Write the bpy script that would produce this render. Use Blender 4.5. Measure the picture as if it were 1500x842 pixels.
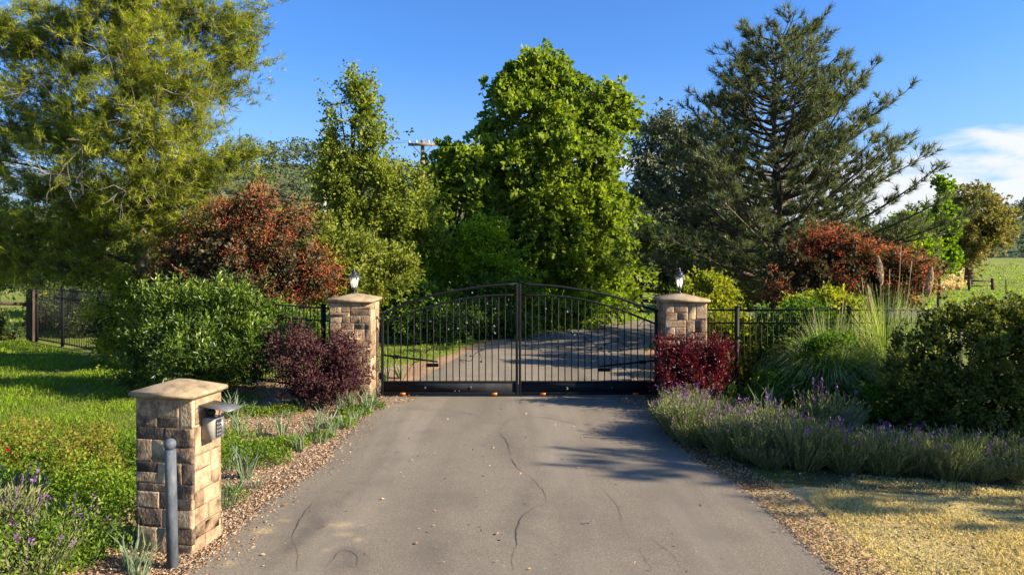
import bpy, math, random, zlib
import numpy as np
from mathutils import Vector

SC = bpy.context.scene
for o in list(bpy.data.objects):
    bpy.data.objects.remove(o)
COL = SC.collection
rng = np.random.default_rng(7)
random.seed(7)
R = math.radians

# ------------------------------------------------------------ camera / sky / sun / exposure
CAMH, F, HX, HY = 2.7, 1000.0, 750.0, 375.0
cam = bpy.data.objects.new('camera', bpy.data.cameras.new('camera'))
COL.objects.link(cam)
cam.location = (0, 0, CAMH)
cam.rotation_euler = (R(90), 0, 0)
cam.data.sensor_width = 36.0
cam.data.lens = 24.0
cam.data.shift_y = -(421 - HY) / 1500.0
cam.data.clip_end = 5000
cam.data.clip_start = 0.05
SC.camera = cam

SUN_EL, SUN_ROT = 26.0, 105.0            # degrees; rotation measured from +Y towards +X
wd = bpy.data.worlds.new('World')
SC.world = wd
wd.use_nodes = True


def build_world():
    nt = wd.node_tree
    nt.nodes.clear()
    N, L = nt.nodes, nt.links
    out = N.new('ShaderNodeOutputWorld')
    bg = N.new('ShaderNodeBackground')
    bg.inputs['Strength'].default_value = 0.055
    sky = N.new('ShaderNodeTexSky')
    sky.sky_type = 'NISHITA'
    sky.sun_disc = False
    sky.sun_elevation = R(SUN_EL)
    sky.sun_rotation = R(SUN_ROT)
    sky.air_density = 1.0
    sky.dust_density = 1.3
    sky.ozone_density = 2.0
    tc = N.new('ShaderNodeTexCoord')
    sep = N.new('ShaderNodeSeparateXYZ')
    L.new(tc.outputs['Generated'], sep.inputs[0])
    mp = N.new('ShaderNodeMapping')
    mp.inputs['Scale'].default_value = (3.0, 3.0, 13.0)
    mp.inputs['Rotation'].default_value = (0.0, 0.12, 0.0)
    mp.inputs['Location'].default_value = (0.5, 0.2, 0.35)
    L.new(tc.outputs['Generated'], mp.inputs[0])
    nz = N.new('ShaderNodeTexNoise')
    nz.inputs['Scale'].default_value = 2.0
    nz.inputs['Detail'].default_value = 7
    nz.inputs['Roughness'].default_value = 0.55
    nz.inputs['Distortion'].default_value = 0.35
    L.new(mp.outputs[0], nz.inputs['Vector'])

    def mr(src, a, b, c, d):
        m = N.new('ShaderNodeMapRange')
        m.interpolation_type = 'SMOOTHSTEP'
        for i, v in zip((1, 2, 3, 4), (a, b, c, d)):
            m.inputs[i].default_value = v
        L.new(src, m.inputs[0])
        return m.outputs[0]

    def mul(a, b, op='MULTIPLY'):
        m = N.new('ShaderNodeMath')
        m.operation = op
        for i, v in enumerate((a, b)):
            if isinstance(v, float):
                m.inputs[i].default_value = v
            else:
                L.new(v, m.inputs[i])
        return m.outputs[0]
    right = mr(sep.outputs[0], 0.25, 0.48, 0.0, 1.0)
    left = mr(sep.outputs[0], -0.5, -0.62, 0.0, 0.55)
    mid = mr(sep.outputs[0], 0.02, 0.16, 0.0, 0.45)
    az = mul(mul(right, left, 'MAXIMUM'), mid, 'MAXIMUM')
    low = mr(sep.outputs[2], 0.20, 0.09, 0.0, 1.0)
    band = mul(low, az)
    n2 = mul(nz.outputs[0], mul(band, 0.34), 'ADD')
    cl = mr(n2, 0.585, 0.80, 0.0, 0.97)
    cl = mul(mul(cl, mr(band, 0.0, 0.12, 0.0, 1.0)), mr(sep.outputs[2], -0.02, 0.03, 0.0, 1.0))
    mix = N.new('ShaderNodeMixRGB')
    L.new(cl, mix.inputs[0])
    tint = N.new('ShaderNodeMixRGB')
    tint.blend_type = 'MULTIPLY'
    tint.inputs[0].default_value = 1.0
    tint.inputs[2].default_value = SKY_TINT
    L.new(sky.outputs[0], tint.inputs[1])
    hz = N.new('ShaderNodeMixRGB')
    L.new(mr(sep.outputs[2], 0.30, 0.02, 0.0, 0.5), hz.inputs[0])
    L.new(tint.outputs[0], hz.inputs[1])
    hz.inputs[2].default_value = (3.3, 4.4, 5.9, 1)
    L.new(hz.outputs[0], mix.inputs[1])
    mix.inputs[2].default_value = (5.6, 5.8, 6.1, 1)
    L.new(mix.outputs[0], bg.inputs['Color'])
    L.new(bg.outputs[0], out.inputs['Surface'])


SKY_TINT = (0.50, 0.92, 1.52, 1)
build_world()
sun = bpy.data.objects.new('sun', bpy.data.lights.new('sun', 'SUN'))
COL.objects.link(sun)
sun.data.energy = 5.0
sun.data.angle = R(0.53)
sun.data.color = (1.0, 0.86, 0.65)
sd = Vector((math.sin(R(SUN_ROT)) * math.cos(R(SUN_EL)), math.cos(R(SUN_ROT)) * math.cos(R(SUN_EL)), math.sin(R(SUN_EL))))
sun.rotation_euler = sd.to_track_quat('Z', 'Y').to_euler()
SC.view_settings.view_transform = 'Standard'
SC.view_settings.look = 'None'
SC.view_settings.exposure = 1.62
SC.view_settings.gamma = 1.0
SC.view_settings.use_curve_mapping = False
SC.render.engine = 'CYCLES'
SC.cycles.max_bounces = 6
SC.cycles.transparent_max_bounces = 8
SC.cycles.use_denoising = True


# ------------------------------------------------------------ helpers
def P(px, py, d):
    """a point of the photograph (1500 x 842) at distance d -> world"""
    return np.array([(px - HX) * d / F, d, CAMH - (py - HY) * d / F])


def G(px, py):
    """a ground point (flat part of the ground) seen at px, py"""
    d = CAMH * F / (py - HY)
    return ((px - HX) * d / F, d)


def terrain(x, y):
    t = np.clip((np.asarray(y, float) - 52) / 75, 0, 1)
    h = 2.3 * t * t * (3 - 2 * t)
    u = np.clip((np.asarray(y, float) - 135) / 60, 0, 1)
    return h - 3.0 * u * u * (3 - 2 * u)


def tag(o, label=None, cat=None, group=None, kind=None):
    if label: o['label'] = label
    if cat: o['category'] = cat
    if group: o['group'] = group
    if kind: o['kind'] = kind
    return o


def fmesh(name, V, Fc, tone=None, smooth=False):
    V = np.asarray(V, np.float32).reshape(-1, 3)
    Fc = np.asarray(Fc, np.int32)
    me = bpy.data.meshes.new(name)
    n, k = Fc.shape
    me.vertices.add(len(V))
    me.vertices.foreach_set('co', V.ravel())
    me.loops.add(n * k)
    me.loops.foreach_set('vertex_index', Fc.ravel())
    me.polygons.add(n)
    me.polygons.foreach_set('loop_start', np.arange(0, n * k, k, dtype=np.int32))
    if smooth:
        me.polygons.foreach_set('use_smooth', np.ones(n, bool))
    if tone is not None:
        a = me.attributes.new('tone', 'FLOAT', 'FACE')
        a.data.foreach_set('value', np.asarray(tone, np.float32))
    me.update(calc_edges=True)
    return me


def link(name, me, mat, parent=None, loc=None):
    o = bpy.data.objects.new(name, me)
    COL.objects.link(o)
    if mat and me and not me.materials:
        me.materials.append(mat)
    if parent: o.parent = parent
    if loc is not None: o.location = loc
    return o


def empty(name, loc, label, cat, group=None, rz=0.0):
    o = bpy.data.objects.new(name, None)
    COL.objects.link(o)
    o.location = loc
    o.rotation_euler = (0, 0, rz)
    o.empty_display_size = 0.2
    return tag(o, label, cat, group)


def copy_tree(o, parent=None, label=None):
    c = o.copy()
    COL.objects.link(c)
    if parent: c.parent = parent
    for ch in list(o.children):
        copy_tree(ch, c)
    if label: c['label'] = label
    return c


def cat_arr(parts):
    Vs, Fs, Ts, o = [], [], [], 0
    for p in parts:
        V, Fc = p[0], p[1]
        Vs.append(V)
        Fs.append(Fc + o)
        Ts.append(p[2] if len(p) > 2 else np.zeros(len(Fc)))
        o += len(V)
    return np.concatenate(Vs), np.concatenate(Fs), np.concatenate(Ts)


def reseed(key, k=0):
    """every thing draws from its own random stream, so that editing one leaves the others alone"""
    global rng
    rng = np.random.default_rng(zlib.crc32(key.encode()) + k)
    random.seed(zlib.crc32(key.encode()) + k)


def unit(v):
    return v / (np.linalg.norm(v, axis=-1, keepdims=True) + 1e-9)


def rdir(n):
    return unit(rng.normal(size=(n, 3)))


def box(x0, x1, y0, y1, z0, z1):
    V = np.array([[x, y, z] for z in (z0, z1) for y in (y0, y1) for x in (x0, x1)], float)
    Fc = np.array([[0, 2, 3, 1], [4, 5, 7, 6], [0, 1, 5, 4], [2, 6, 7, 3], [0, 4, 6, 2], [1, 3, 7, 5]])
    return V, Fc


def quads2tris(Fc):
    return np.concatenate([Fc[:, [0, 1, 2]], Fc[:, [0, 2, 3]]])


def tube(pts, rad, k=6, cap=True):
    """tube along a polyline -> verts, triangles"""
    pts = np.asarray(pts, float)
    n = len(pts)
    rad = np.full(n, rad) if np.isscalar(rad) else np.asarray(rad, float)
    T = np.gradient(pts, axis=0)
    T = unit(T)
    ref = np.array([0.13, 0.31, 1.0]) if abs(T[0][2]) < 0.9 else np.array([1.0, 0.2, 0.0])
    U = unit(np.cross(T, ref))
    W = np.cross(T, U)
    a = np.linspace(0, 2 * np.pi, k, endpoint=False)
    V = pts[:, None] + rad[:, None, None] * (np.cos(a)[None, :, None] * U[:, None] + np.sin(a)[None, :, None] * W[:, None])
    V = V.reshape(-1, 3)
    i = np.arange(n - 1)[:, None] * k
    j = np.arange(k)[None]
    j2 = (j + 1) % k
    q = np.stack([i + j, i + j2, i + k + j2, i + k + j], -1).reshape(-1, 4)
    Ft = quads2tris(q)
    if cap:
        V = np.concatenate([V, pts[:1], pts[-1:]])
        c0, c1 = n * k, n * k + 1
        jj = np.arange(k)
        Ft = np.concatenate([Ft, np.stack([np.full(k, c0), (jj + 1) % k, jj], -1),
                             np.stack([np.full(k, c1), (n - 1) * k + jj, (n - 1) * k + (jj + 1) % k], -1)])
    return V, Ft


def lathe(profile, k=16, axis_xy=(0, 0)):
    pr = np.asarray(profile, float)
    a = np.linspace(0, 2 * np.pi, k, endpoint=False)
    V = np.stack([pr[:, 0][:, None] * np.cos(a) + axis_xy[0], pr[:, 0][:, None] * np.sin(a) + axis_xy[1],
                  np.repeat(pr[:, 1][:, None], k, 1)], -1).reshape(-1, 3)
    i = np.arange(len(pr) - 1)[:, None] * k
    j = np.arange(k)[None]
    j2 = (j + 1) % k
    q = np.stack([i + j, i + j2, i + k + j2, i + k + j], -1).reshape(-1, 4)
    return V, quads2tris(q)


def leaves(Pt, D, S, W=0.5, fold=0.12, tone=None, curl=0.0):
    """folded diamond leaves: two triangles each"""
    n = len(Pt)
    S = np.broadcast_to(np.asarray(S, float), (n,))[:, None]
    D = unit(D)
    U = unit(np.cross(D, rdir(n)))
    Nn = np.cross(D, U)
    b = Pt
    m = Pt + D * S * 0.45 + Nn * S * fold
    t = Pt + D * S - Nn * S * curl
    l = m + U * S * W * 0.5 - Nn * S * fold * 2
    r = m - U * S * W * 0.5 - Nn * S * fold * 2
    V = np.stack([b, l, t, r], 1).reshape(-1, 3)
    i = np.arange(n)[:, None] * 4
    Fc = np.stack([i + [0, 1, 2], i + [0, 2, 3]], 1).reshape(-1, 3)
    tn = rng.random(n) if tone is None else tone
    return V, Fc, np.repeat(tn, 2)


def blades(Pt, D, S, W, bend=0.3, tone=None):
    """grass blades in two segments: three triangles each"""
    n = len(Pt)
    S = np.broadcast_to(np.asarray(S, float), (n,))[:, None]
    W = np.broadcast_to(np.asarray(W, float), (n,))[:, None]
    D = unit(D)
    side = rdir(n); side[:, 2] *= 0.2
    U = unit(np.cross(D, side))
    B = unit(np.cross(U, D)) * rng.choice([-1, 1], n)[:, None]
    m = Pt + D * S * 0.55
    t = Pt + D * S * (1 - bend * 0.3) + B * S * bend - np.array([0, 0, 1]) * S * bend * 0.3
    V = np.stack([Pt - U * W / 2, Pt + U * W / 2, m + U * W * 0.42 + B * S * bend * .18, m - U * W * 0.42 + B * S * bend * .18, t], 1).reshape(-1, 3)
    i = np.arange(n)[:, None] * 5
    Fc = np.stack([i + [0, 1, 2], i + [0, 2, 3], i + [3, 2, 4]], 1).reshape(-1, 3)
    tn = rng.random(n) if tone is None else tone
    return V, Fc, np.repeat(tn, 3)


def tufts(Pt, D, n, L, W, spread=0.8, seg=0.1):
    """needle tufts: n thin triangles round every point"""
    m = len(Pt)
    Pn = np.repeat(Pt, n, 0)
    Dn = np.repeat(unit(D), n, 0)
    k = len(Pn)
    Nd = unit(Dn + rdir(k) * spread)
    base = Pn + Dn * (rng.random((k, 1)) - 0.5) * seg
    U = unit(np.cross(Nd, rdir(k)))
    Ln = L * (0.7 + 0.5 * rng.random((k, 1)))
    V = np.stack([base - U * W / 2, base + U * W / 2, base + Nd * Ln], 1).reshape(-1, 3)
    Fc = np.arange(k * 3).reshape(-1, 3)
    tn = np.clip(np.repeat(rng.random(m), n) * 0.7 + rng.random(k) * 0.3, 0, 1)
    return V, Fc, tn


# ------------------------------------------------------------ materials
def nodes_of(name):
    m = bpy.data.materials.new(name)
    m.use_nodes = True
    nt = m.node_tree
    nt.nodes.clear()
    return m, nt, nt.nodes, nt.links


ALB = 0.78        # one albedo scale for every ramp, so that exposure alone sets the picture's brightness


def ramp(N, cols, pos=None, interp='LINEAR'):
    r = N.new('ShaderNodeValToRGB')
    r.color_ramp.interpolation = interp
    e = r.color_ramp.elements
    while len(e) < len(cols):
        e.new(0.5)
    for i, c in enumerate(cols):
        e[i].position = pos[i] if pos else i / max(1, len(cols) - 1)
        e[i].color = (c[0] * ALB, c[1] * ALB, c[2] * ALB, 1)
    return r


def leaf_mat(name, cols, trans=0.35, rough=0.55, spec=0.15, tcol=None, big=0.35, bigscale=1.2, pos=None):
    m, nt, N, L = nodes_of(name)
    out = N.new('ShaderNodeOutputMaterial')
    at = N.new('ShaderNodeAttribute'); at.attribute_name = 'tone'
    geo = N.new('ShaderNodeNewGeometry')
    nz = N.new('ShaderNodeTexNoise'); nz.inputs['Scale'].default_value = bigscale; nz.inputs['Detail'].default_value = 2
    L.new(geo.outputs['Position'], nz.inputs['Vector'])
    ma = N.new('ShaderNodeMath'); ma.operation = 'MULTIPLY_ADD'
    L.new(nz.outputs[0], ma.inputs[0]); ma.inputs[1].default_value = big * 2; ma.inputs[2].default_value = -big
    ad = N.new('ShaderNodeMath'); ad.operation = 'ADD'; ad.use_clamp = True
    L.new(at.outputs['Fac'], ad.inputs[0]); L.new(ma.outputs[0], ad.inputs[1])
    rp = ramp(N, cols, pos); L.new(ad.outputs[0], rp.inputs[0])
    pb = N.new('ShaderNodeBsdfPrincipled')
    pb.inputs['Roughness'].default_value = rough
    pb.inputs['Specular IOR Level'].default_value = spec
    L.new(rp.outputs[0], pb.inputs['Base Color'])
    tr = N.new('ShaderNodeBsdfTranslucent')
    mx = N.new('ShaderNodeMixRGB'); mx.blend_type = 'MULTIPLY'; mx.inputs[0].default_value = 1
    L.new(rp.outputs[0], mx.inputs[1]); mx.inputs[2].default_value = (*(tcol or (1.7, 1.75, 0.7)), 1)
    L.new(mx.outputs[0], tr.inputs['Color'])
    ms = N.new('ShaderNodeMixShader'); ms.inputs[0].default_value = trans
    L.new(pb.outputs[0], ms.inputs[1]); L.new(tr.outputs[0], ms.inputs[2])
    L.new(ms.outputs[0], out.inputs['Surface'])
    return m


def noise_mat(name, cols, scale=5, detail=6, rough=0.85, bump=0.3, bscale=None, metallic=0.0, spec=0.3, pos=None,
              stretch=(1, 1, 1), objrand=0.0, bdist=0.01, world=False):
    m, nt, N, L = nodes_of(name)
    out = N.new('ShaderNodeOutputMaterial')
    tc = N.new('ShaderNodeTexCoord')
    mp = N.new('ShaderNodeMapping'); mp.inputs['Scale'].default_value = stretch
    src = tc.outputs['Object']
    if world:
        ge = N.new('ShaderNodeNewGeometry'); src = ge.outputs['Position']
    L.new(src, mp.inputs[0])
    vec = mp.outputs[0]
    if objrand:
        oi = N.new('ShaderNodeObjectInfo')
        va = N.new('ShaderNodeVectorMath'); va.operation = 'MULTIPLY_ADD'
        L.new(oi.outputs['Random'], va.inputs[0]); va.inputs[1].default_value = (37, 91, 53); L.new(vec, va.inputs[2])
        vec = va.outputs[0]
    nz = N.new('ShaderNodeTexNoise'); nz.inputs['Scale'].default_value = scale; nz.inputs['Detail'].default_value = detail
    nz.inputs['Roughness'].default_value = 0.6
    L.new(vec, nz.inputs['Vector'])
    f = nz.outputs[0]
    if objrand:
        a = N.new('ShaderNodeMath'); a.operation = 'MULTIPLY_ADD'
        L.new(oi.outputs['Random'], a.inputs[0]); a.inputs[1].default_value = objrand
        sb = N.new('ShaderNodeMath'); sb.operation = 'MULTIPLY_ADD'
        L.new(f, sb.inputs[0]); sb.inputs[1].default_value = 1.0 - objrand * 0.35; sb.inputs[2].default_value = -objrand * 0.38
        L.new(sb.outputs[0], a.inputs[2])
        f = a.outputs[0]
    rp = ramp(N, cols, pos or [0.3 + 0.4 * i / max(1, len(cols) - 1) for i in range(len(cols))])
    L.new(f, rp.inputs[0])
    pb = N.new('ShaderNodeBsdfPrincipled')
    pb.inputs['Roughness'].default_value = rough
    pb.inputs['Metallic'].default_value = metallic
    pb.inputs['Specular IOR Level'].default_value = spec
    L.new(rp.outputs[0], pb.inputs['Base Color'])
    if bump:
        n2 = N.new('ShaderNodeTexNoise'); n2.inputs['Scale'].default_value = bscale or scale * 5; n2.inputs['Detail'].default_value = 6
        L.new(vec, n2.inputs['Vector'])
        bp = N.new('ShaderNodeBump'); bp.inputs['Strength'].default_value = bump; bp.inputs['Distance'].default_value = bdist
        L.new(n2.outputs[0], bp.inputs['Height']); L.new(bp.outputs[0], pb.inputs['Normal'])
    L.new(pb.outputs[0], out.inputs['Surface'])
    return m


M = {}
M['bark'] = noise_mat('bark', [(.05, .035, .025), (.13, .10, .075)], scale=6, stretch=(3, 3, .6), bump=.8)
M['bark_pale'] = noise_mat('bark_pale', [(.22, .19, .16), (.42, .38, .33)], scale=6, stretch=(3, 3, .6), bump=.6)
M['twig_pale'] = noise_mat('twig_pale', [(.22, .19, .15), (.40, .35, .28)], scale=8, bump=0)
M['iron'] = noise_mat('iron', [(.007, .008, .010), (.013, .015, .018)], scale=9, rough=.62, bump=.05, spec=.15)
M['iron_plate'] = noise_mat('iron_plate', [(.010, .012, .015), (.026, .028, .032)], scale=4, rough=.75, bump=.08, spec=.12)
M['lamp_metal'] = noise_mat('lamp_metal', [(.03, .035, .045), (.09, .11, .13)], scale=20, rough=.35, bump=.1, metallic=.5, spec=.6)
M['rosette'] = noise_mat('rosette', [(.18, .19, .20), (.42, .42, .42)], scale=20, rough=.5, bump=.1)
M['orange'] = noise_mat('orange', [(.75, .17, .01), (.9, .24, .02)], scale=20, rough=.35, bump=0)
M['steel'] = noise_mat('steel', [(.32, .32, .32), (.46, .455, .44)], scale=30, rough=.38, bump=.05, metallic=.7)
M['hood'] = noise_mat('hood', [(.16, .16, .16), (.26, .255, .25)], scale=30, rough=.45, bump=.05, metallic=.5)
M['bollard'] = noise_mat('bollard', [(.055, .068, .09), (.12, .135, .16), (.20, .20, .20)], pos=[.3, .58, .75], scale=18, rough=.6, bump=.15, stretch=(1, 1, .4))
M['black_plastic'] = noise_mat('black_plastic', [(.02, .02, .02), (.03, .03, .03)], scale=20, rough=.4, bump=0)
M['keypad_side'] = noise_mat('keypad_side', [(.30, .27, .21), (.40, .36, .28)], scale=20, rough=.5, bump=0)
M['cream'] = noise_mat('cream', [(.6, .56, .46), (.68, .64, .52)], scale=20, rough=.5, bump=0)
M['wood_post'] = noise_mat('wood_post', [(.035, .022, .015), (.10, .065, .045)], scale=5, stretch=(3, 3, .5), bump=.6)
M['wood_pole'] = noise_mat('wood_pole', [(.20, .13, .07), (.36, .26, .15)], scale=5, stretch=(3, 3, .4), bump=.5)
M['cable'] = noise_mat('cable', [(.05, .05, .06), (.08, .08, .09)], scale=5, bump=0)
M['stone_tan'] = noise_mat('stone_tan', [(.11, .07, .045), (.24, .16, .095), (.36, .25, .15), (.47, .35, .22), (.31, .185, .12)],
                           pos=[.2, .4, .56, .72, .9], scale=11, detail=10, bump=.6, bscale=34, objrand=.28, bdist=.02)
M['stone_dark'] = noise_mat('stone_dark', [(.05, .042, .038), (.15, .10, .07), (.36, .25, .15), (.52, .40, .25), (.30, .16, .11)],
                            pos=[.28, .42, .55, .7, .88], scale=9, detail=10, bump=.6, bscale=30, objrand=.4, stretch=(1.25, 1.25, .95), bdist=.02)
M['mortar'] = noise_mat('mortar', [(.24, .18, .12), (.38, .30, .20)], scale=30, bump=.6)
M['cap'] = noise_mat('cap', [(.17, .12, .07), (.35, .26, .155), (.44, .34, .215)], scale=9, detail=8, bump=.25, bscale=120)
M['dark_red_petal'] = leaf_mat('dark_red_petal', [(.5, .01, .02), (.7, .03, .05)], tcol=(1, .5, .5))


def glass_mat():
    m, nt, N, L = nodes_of('lantern_glass')
    out = N.new('ShaderNodeOutputMaterial')
    g = N.new('ShaderNodeBsdfPrincipled')
    g.inputs['Base Color'].default_value = (.92, .94, .93, 1)
    g.inputs['Roughness'].default_value = 0.12
    g.inputs['Transmission Weight'].default_value = 0.3
    g.inputs['Alpha'].default_value = 0.45
    L.new(g.outputs[0], out.inputs['Surface'])
    return m


def bulb_mat():
    m, nt, N, L = nodes_of('bulb')
    out = N.new('ShaderNodeOutputMaterial')
    g = N.new('ShaderNodeBsdfPrincipled')
    g.inputs['Base Color'].default_value = (.9, .82, .68, 1)
    g.inputs['Emission Color'].default_value = (1, .72, .42, 1)
    g.inputs['Emission Strength'].default_value = 1.2
    L.new(g.outputs[0], out.inputs['Surface'])
    return m


M['glass'] = glass_mat()
M['bulb'] = bulb_mat()


def ground_mat(name, cols_a, cols_b, mixscale=.5, scale=20, bump=.5, rough=.95, extra=None, bscale=60, thr=(.42, .58), bdist=.03):
    m, nt, N, L = nodes_of(name)
    out = N.new('ShaderNodeOutputMaterial')
    ge = N.new('ShaderNodeNewGeometry')
    def nz(s, d=6, dist=0):
        n = N.new('ShaderNodeTexNoise'); n.inputs['Scale'].default_value = s; n.inputs['Detail'].default_value = d
        n.inputs['Roughness'].default_value = .62; n.inputs['Distortion'].default_value = dist
        L.new(ge.outputs['Position'], n.inputs['Vector']); return n.outputs[0]
    ra = ramp(N, cols_a, [.32 + .36 * i / max(1, len(cols_a) - 1) for i in range(len(cols_a))]); L.new(nz(scale, 8), ra.inputs[0])
    rb = ramp(N, cols_b, [.32 + .36 * i / max(1, len(cols_b) - 1) for i in range(len(cols_b))]); L.new(nz(scale * .7, 8), rb.inputs[0])
    mr = N.new('ShaderNodeMapRange'); mr.inputs[1].default_value = thr[0]; mr.inputs[2].default_value = thr[1]
    L.new(nz(mixscale, 5, .4), mr.inputs[0])
    mx = N.new('ShaderNodeMixRGB'); L.new(mr.outputs[0], mx.inputs[0]); L.new(ra.outputs[0], mx.inputs[1]); L.new(rb.outputs[0], mx.inputs[2])
    pb = N.new('ShaderNodeBsdfPrincipled'); pb.inputs['Roughness'].default_value = rough
    pb.inputs['Specular IOR Level'].default_value = .2
    col = mx.outputs[0]
    if extra: col = extra(N, L, ge.outputs['Position'], col)
    L.new(col, pb.inputs['Base Color'])
    bp = N.new('ShaderNodeBump'); bp.inputs['Strength'].default_value = bump; bp.inputs['Distance'].default_value = bdist
    L.new(nz(bscale, 8), bp.inputs['Height']); L.new(bp.outputs[0], pb.inputs['Normal'])
    L.new(pb.outputs[0], out.inputs['Surface'])
    return m


def asphalt_extra(N, L, pos, col):
    """stone specks, then stains with a place of their own: sandy spills and old damp tracks"""
    for sc_, thr_, c_, am_ in ((75, .60, (.42, .37, .30), .55), (60, .61, (.07, .062, .052), .6), (22, .66, (.40, .33, .24), .35)):
        n_ = N.new('ShaderNodeTexNoise'); n_.inputs['Scale'].default_value = sc_; n_.inputs['Detail'].default_value = 3
        o_ = N.new('ShaderNodeVectorMath'); o_.inputs[1].default_value = (sc_ * 1.3, 7.1, 3.3); L.new(pos, o_.inputs[0]); L.new(o_.outputs[0], n_.inputs['Vector'])
        r_ = N.new('ShaderNodeMapRange'); r_.inputs[1].default_value = thr_; r_.inputs[2].default_value = thr_ + .06; r_.inputs[4].default_value = am_
        L.new(n_.outputs[0], r_.inputs[0])
        x_ = N.new('ShaderNodeMixRGB'); L.new(r_.outputs[0], x_.inputs[0]); L.new(col, x_.inputs[1]); x_.inputs[2].default_value = (*c_, 1)
        col = x_.outputs[0]
    for sc_, off_, c_, am_ in (((.95, .10, 1), 3.0, (.30, .26, .205), .5), ((1.4, .16, 1), 9.0, (.09, .08, .066), .45), ((2.2, 1.4, 1), 15.0, (.10, .088, .072), .4)):
        m_ = N.new('ShaderNodeMapping'); m_.inputs['Scale'].default_value = sc_; m_.inputs['Location'].default_value = (off_, off_, 0); L.new(pos, m_.inputs[0])
        n_ = N.new('ShaderNodeTexNoise'); n_.inputs['Scale'].default_value = 1.0; n_.inputs['Detail'].default_value = 6; n_.inputs['Distortion'].default_value = .3; L.new(m_.outputs[0], n_.inputs['Vector'])
        r_ = N.new('ShaderNodeMapRange'); r_.inputs[1].default_value = .5; r_.inputs[2].default_value = .72; r_.inputs[4].default_value = am_
        L.new(n_.outputs[0], r_.inputs[0])
        x_ = N.new('ShaderNodeMixRGB'); L.new(r_.outputs[0], x_.inputs[0]); L.new(col, x_.inputs[1]); x_.inputs[2].default_value = (*c_, 1)
        col = x_.outputs[0]

    def spot(x, y, rx, ry, c, amt, nsc, thr, rot=0.0):
        nonlocal col
        mp = N.new('ShaderNodeMapping'); mp.vector_type = 'TEXTURE'
        mp.inputs['Location'].default_value = (x, y, 0); mp.inputs['Scale'].default_value = (rx, ry, 1); mp.inputs['Rotation'].default_value = (0, 0, rot)
        L.new(pos, mp.inputs[0])
        ln = N.new('ShaderNodeVectorMath'); ln.operation = 'LENGTH'; L.new(mp.outputs[0], ln.inputs[0])
        nz = N.new('ShaderNodeTexNoise'); nz.inputs['Scale'].default_value = nsc; nz.inputs['Detail'].default_value = 5; L.new(pos, nz.inputs['Vector'])
        a = N.new('ShaderNodeMath'); a.operation = 'MULTIPLY_ADD'; L.new(nz.outputs[0], a.inputs[0]); a.inputs[1].default_value = 1.6; a.inputs[2].default_value = -.8
        s = N.new('ShaderNodeMath'); s.operation = 'ADD'; L.new(ln.outputs['Value'], s.inputs[0]); L.new(a.outputs[0], s.inputs[1])
        mr = N.new('ShaderNodeMapRange'); mr.inputs[1].default_value = 1.0; mr.inputs[2].default_value = 1.0 - thr; mr.inputs[3].default_value = 0; mr.inputs[4].default_value = amt
        L.new(s.outputs[0], mr.inputs[0])
        mx = N.new('ShaderNodeMixRGB'); L.new(mr.outputs[0], mx.inputs[0]); L.new(col, mx.inputs[1]); mx.inputs[2].default_value = (*c, 1)
        col = mx.outputs[0]
    for (px, py, rx, ry, am) in ((385, 780, .12, .10, .8), (418, 765, .07, .05, .5), (500, 771, .14, .09, .7), (505, 785, .10, .06, .5), (525, 793, .05, .05, .6),
                                 (334, 828, .08, .07, .6), (530, 771, .04, .03, .6), (478, 808, .05, .04, .4)):
        x, y = G(px, py); spot(x, y, rx * 1.25, ry * 1.25, (.40, .30, .16), am * .8, 24, .9)
    for (px, py, rx, ry, am, ro) in ((440, 790, .14, .75, .55, -.15), (510, 820, .22, .45, .5, .3), (640, 815, .3, .5, .3, 0), (745, 650, .35, 1.5, .32, .1),
                                     (760, 750, .25, 1.6, .25, -.2), (900, 780, .5, 1.4, .22, .5), (650, 730, .5, .8, .16, 0), (545, 690, .3, 1.2, .2, -.1), (450, 760, .3, 1.0, .25, -.2)):
        x, y = G(px, py); spot(x, y, rx, ry, (.055, .05, .045), am, 3.5, .9, ro)
    return col


M['asphalt'] = ground_mat('asphalt', [(.13, .112, .088), (.235, .198, .150)], [(.165, .14, .108), (.275, .232, .178)], mixscale=.45, scale=55, bump=.6,
                          bscale=150, extra=asphalt_extra, thr=(.3, .7), rough=.85, bdist=.006)
M['crack'] = noise_mat('crack', [(.065, .056, .046), (.13, .11, .09)], scale=20, bump=.3)
M['grassland'] = ground_mat('grassland', [(.10, .14, .022), (.18, .23, .03), (.25, .29, .045)], [(.17, .21, .03), (.30, .32, .06)], mixscale=.13, scale=6, bump=1, bscale=25, bdist=.08)
M['mulch'] = ground_mat('mulch', [(.16, .09, .05), (.34, .21, .12), (.50, .34, .21)], [(.22, .13, .075), (.42, .28, .17), (.54, .40, .26)], mixscale=1.2, scale=30, bump=1, bscale=40, bdist=.04)
M['dry'] = ground_mat('dry', [(.52, .40, .15), (.72, .58, .24)], [(.40, .31, .16), (.60, .48, .24)], mixscale=.9, scale=25, bump=1, bscale=50, bdist=.03)
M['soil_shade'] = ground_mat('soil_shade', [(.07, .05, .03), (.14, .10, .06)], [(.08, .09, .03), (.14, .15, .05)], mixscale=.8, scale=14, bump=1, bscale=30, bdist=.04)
M['hill'] = ground_mat('hill', [(.05, .065, .028), (.09, .11, .04)], [(.11, .13, .05), (.17, .18, .07)], mixscale=.03, scale=.4, bump=1, bscale=1, bdist=.6)
M['hill_far'] = ground_mat('hill_far', [(.06, .09, .06), (.08, .13, .06)], [(.10, .15, .07), (.14, .19, .08)], mixscale=.02, scale=.3, bump=1, bscale=.6, bdist=1)

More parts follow.
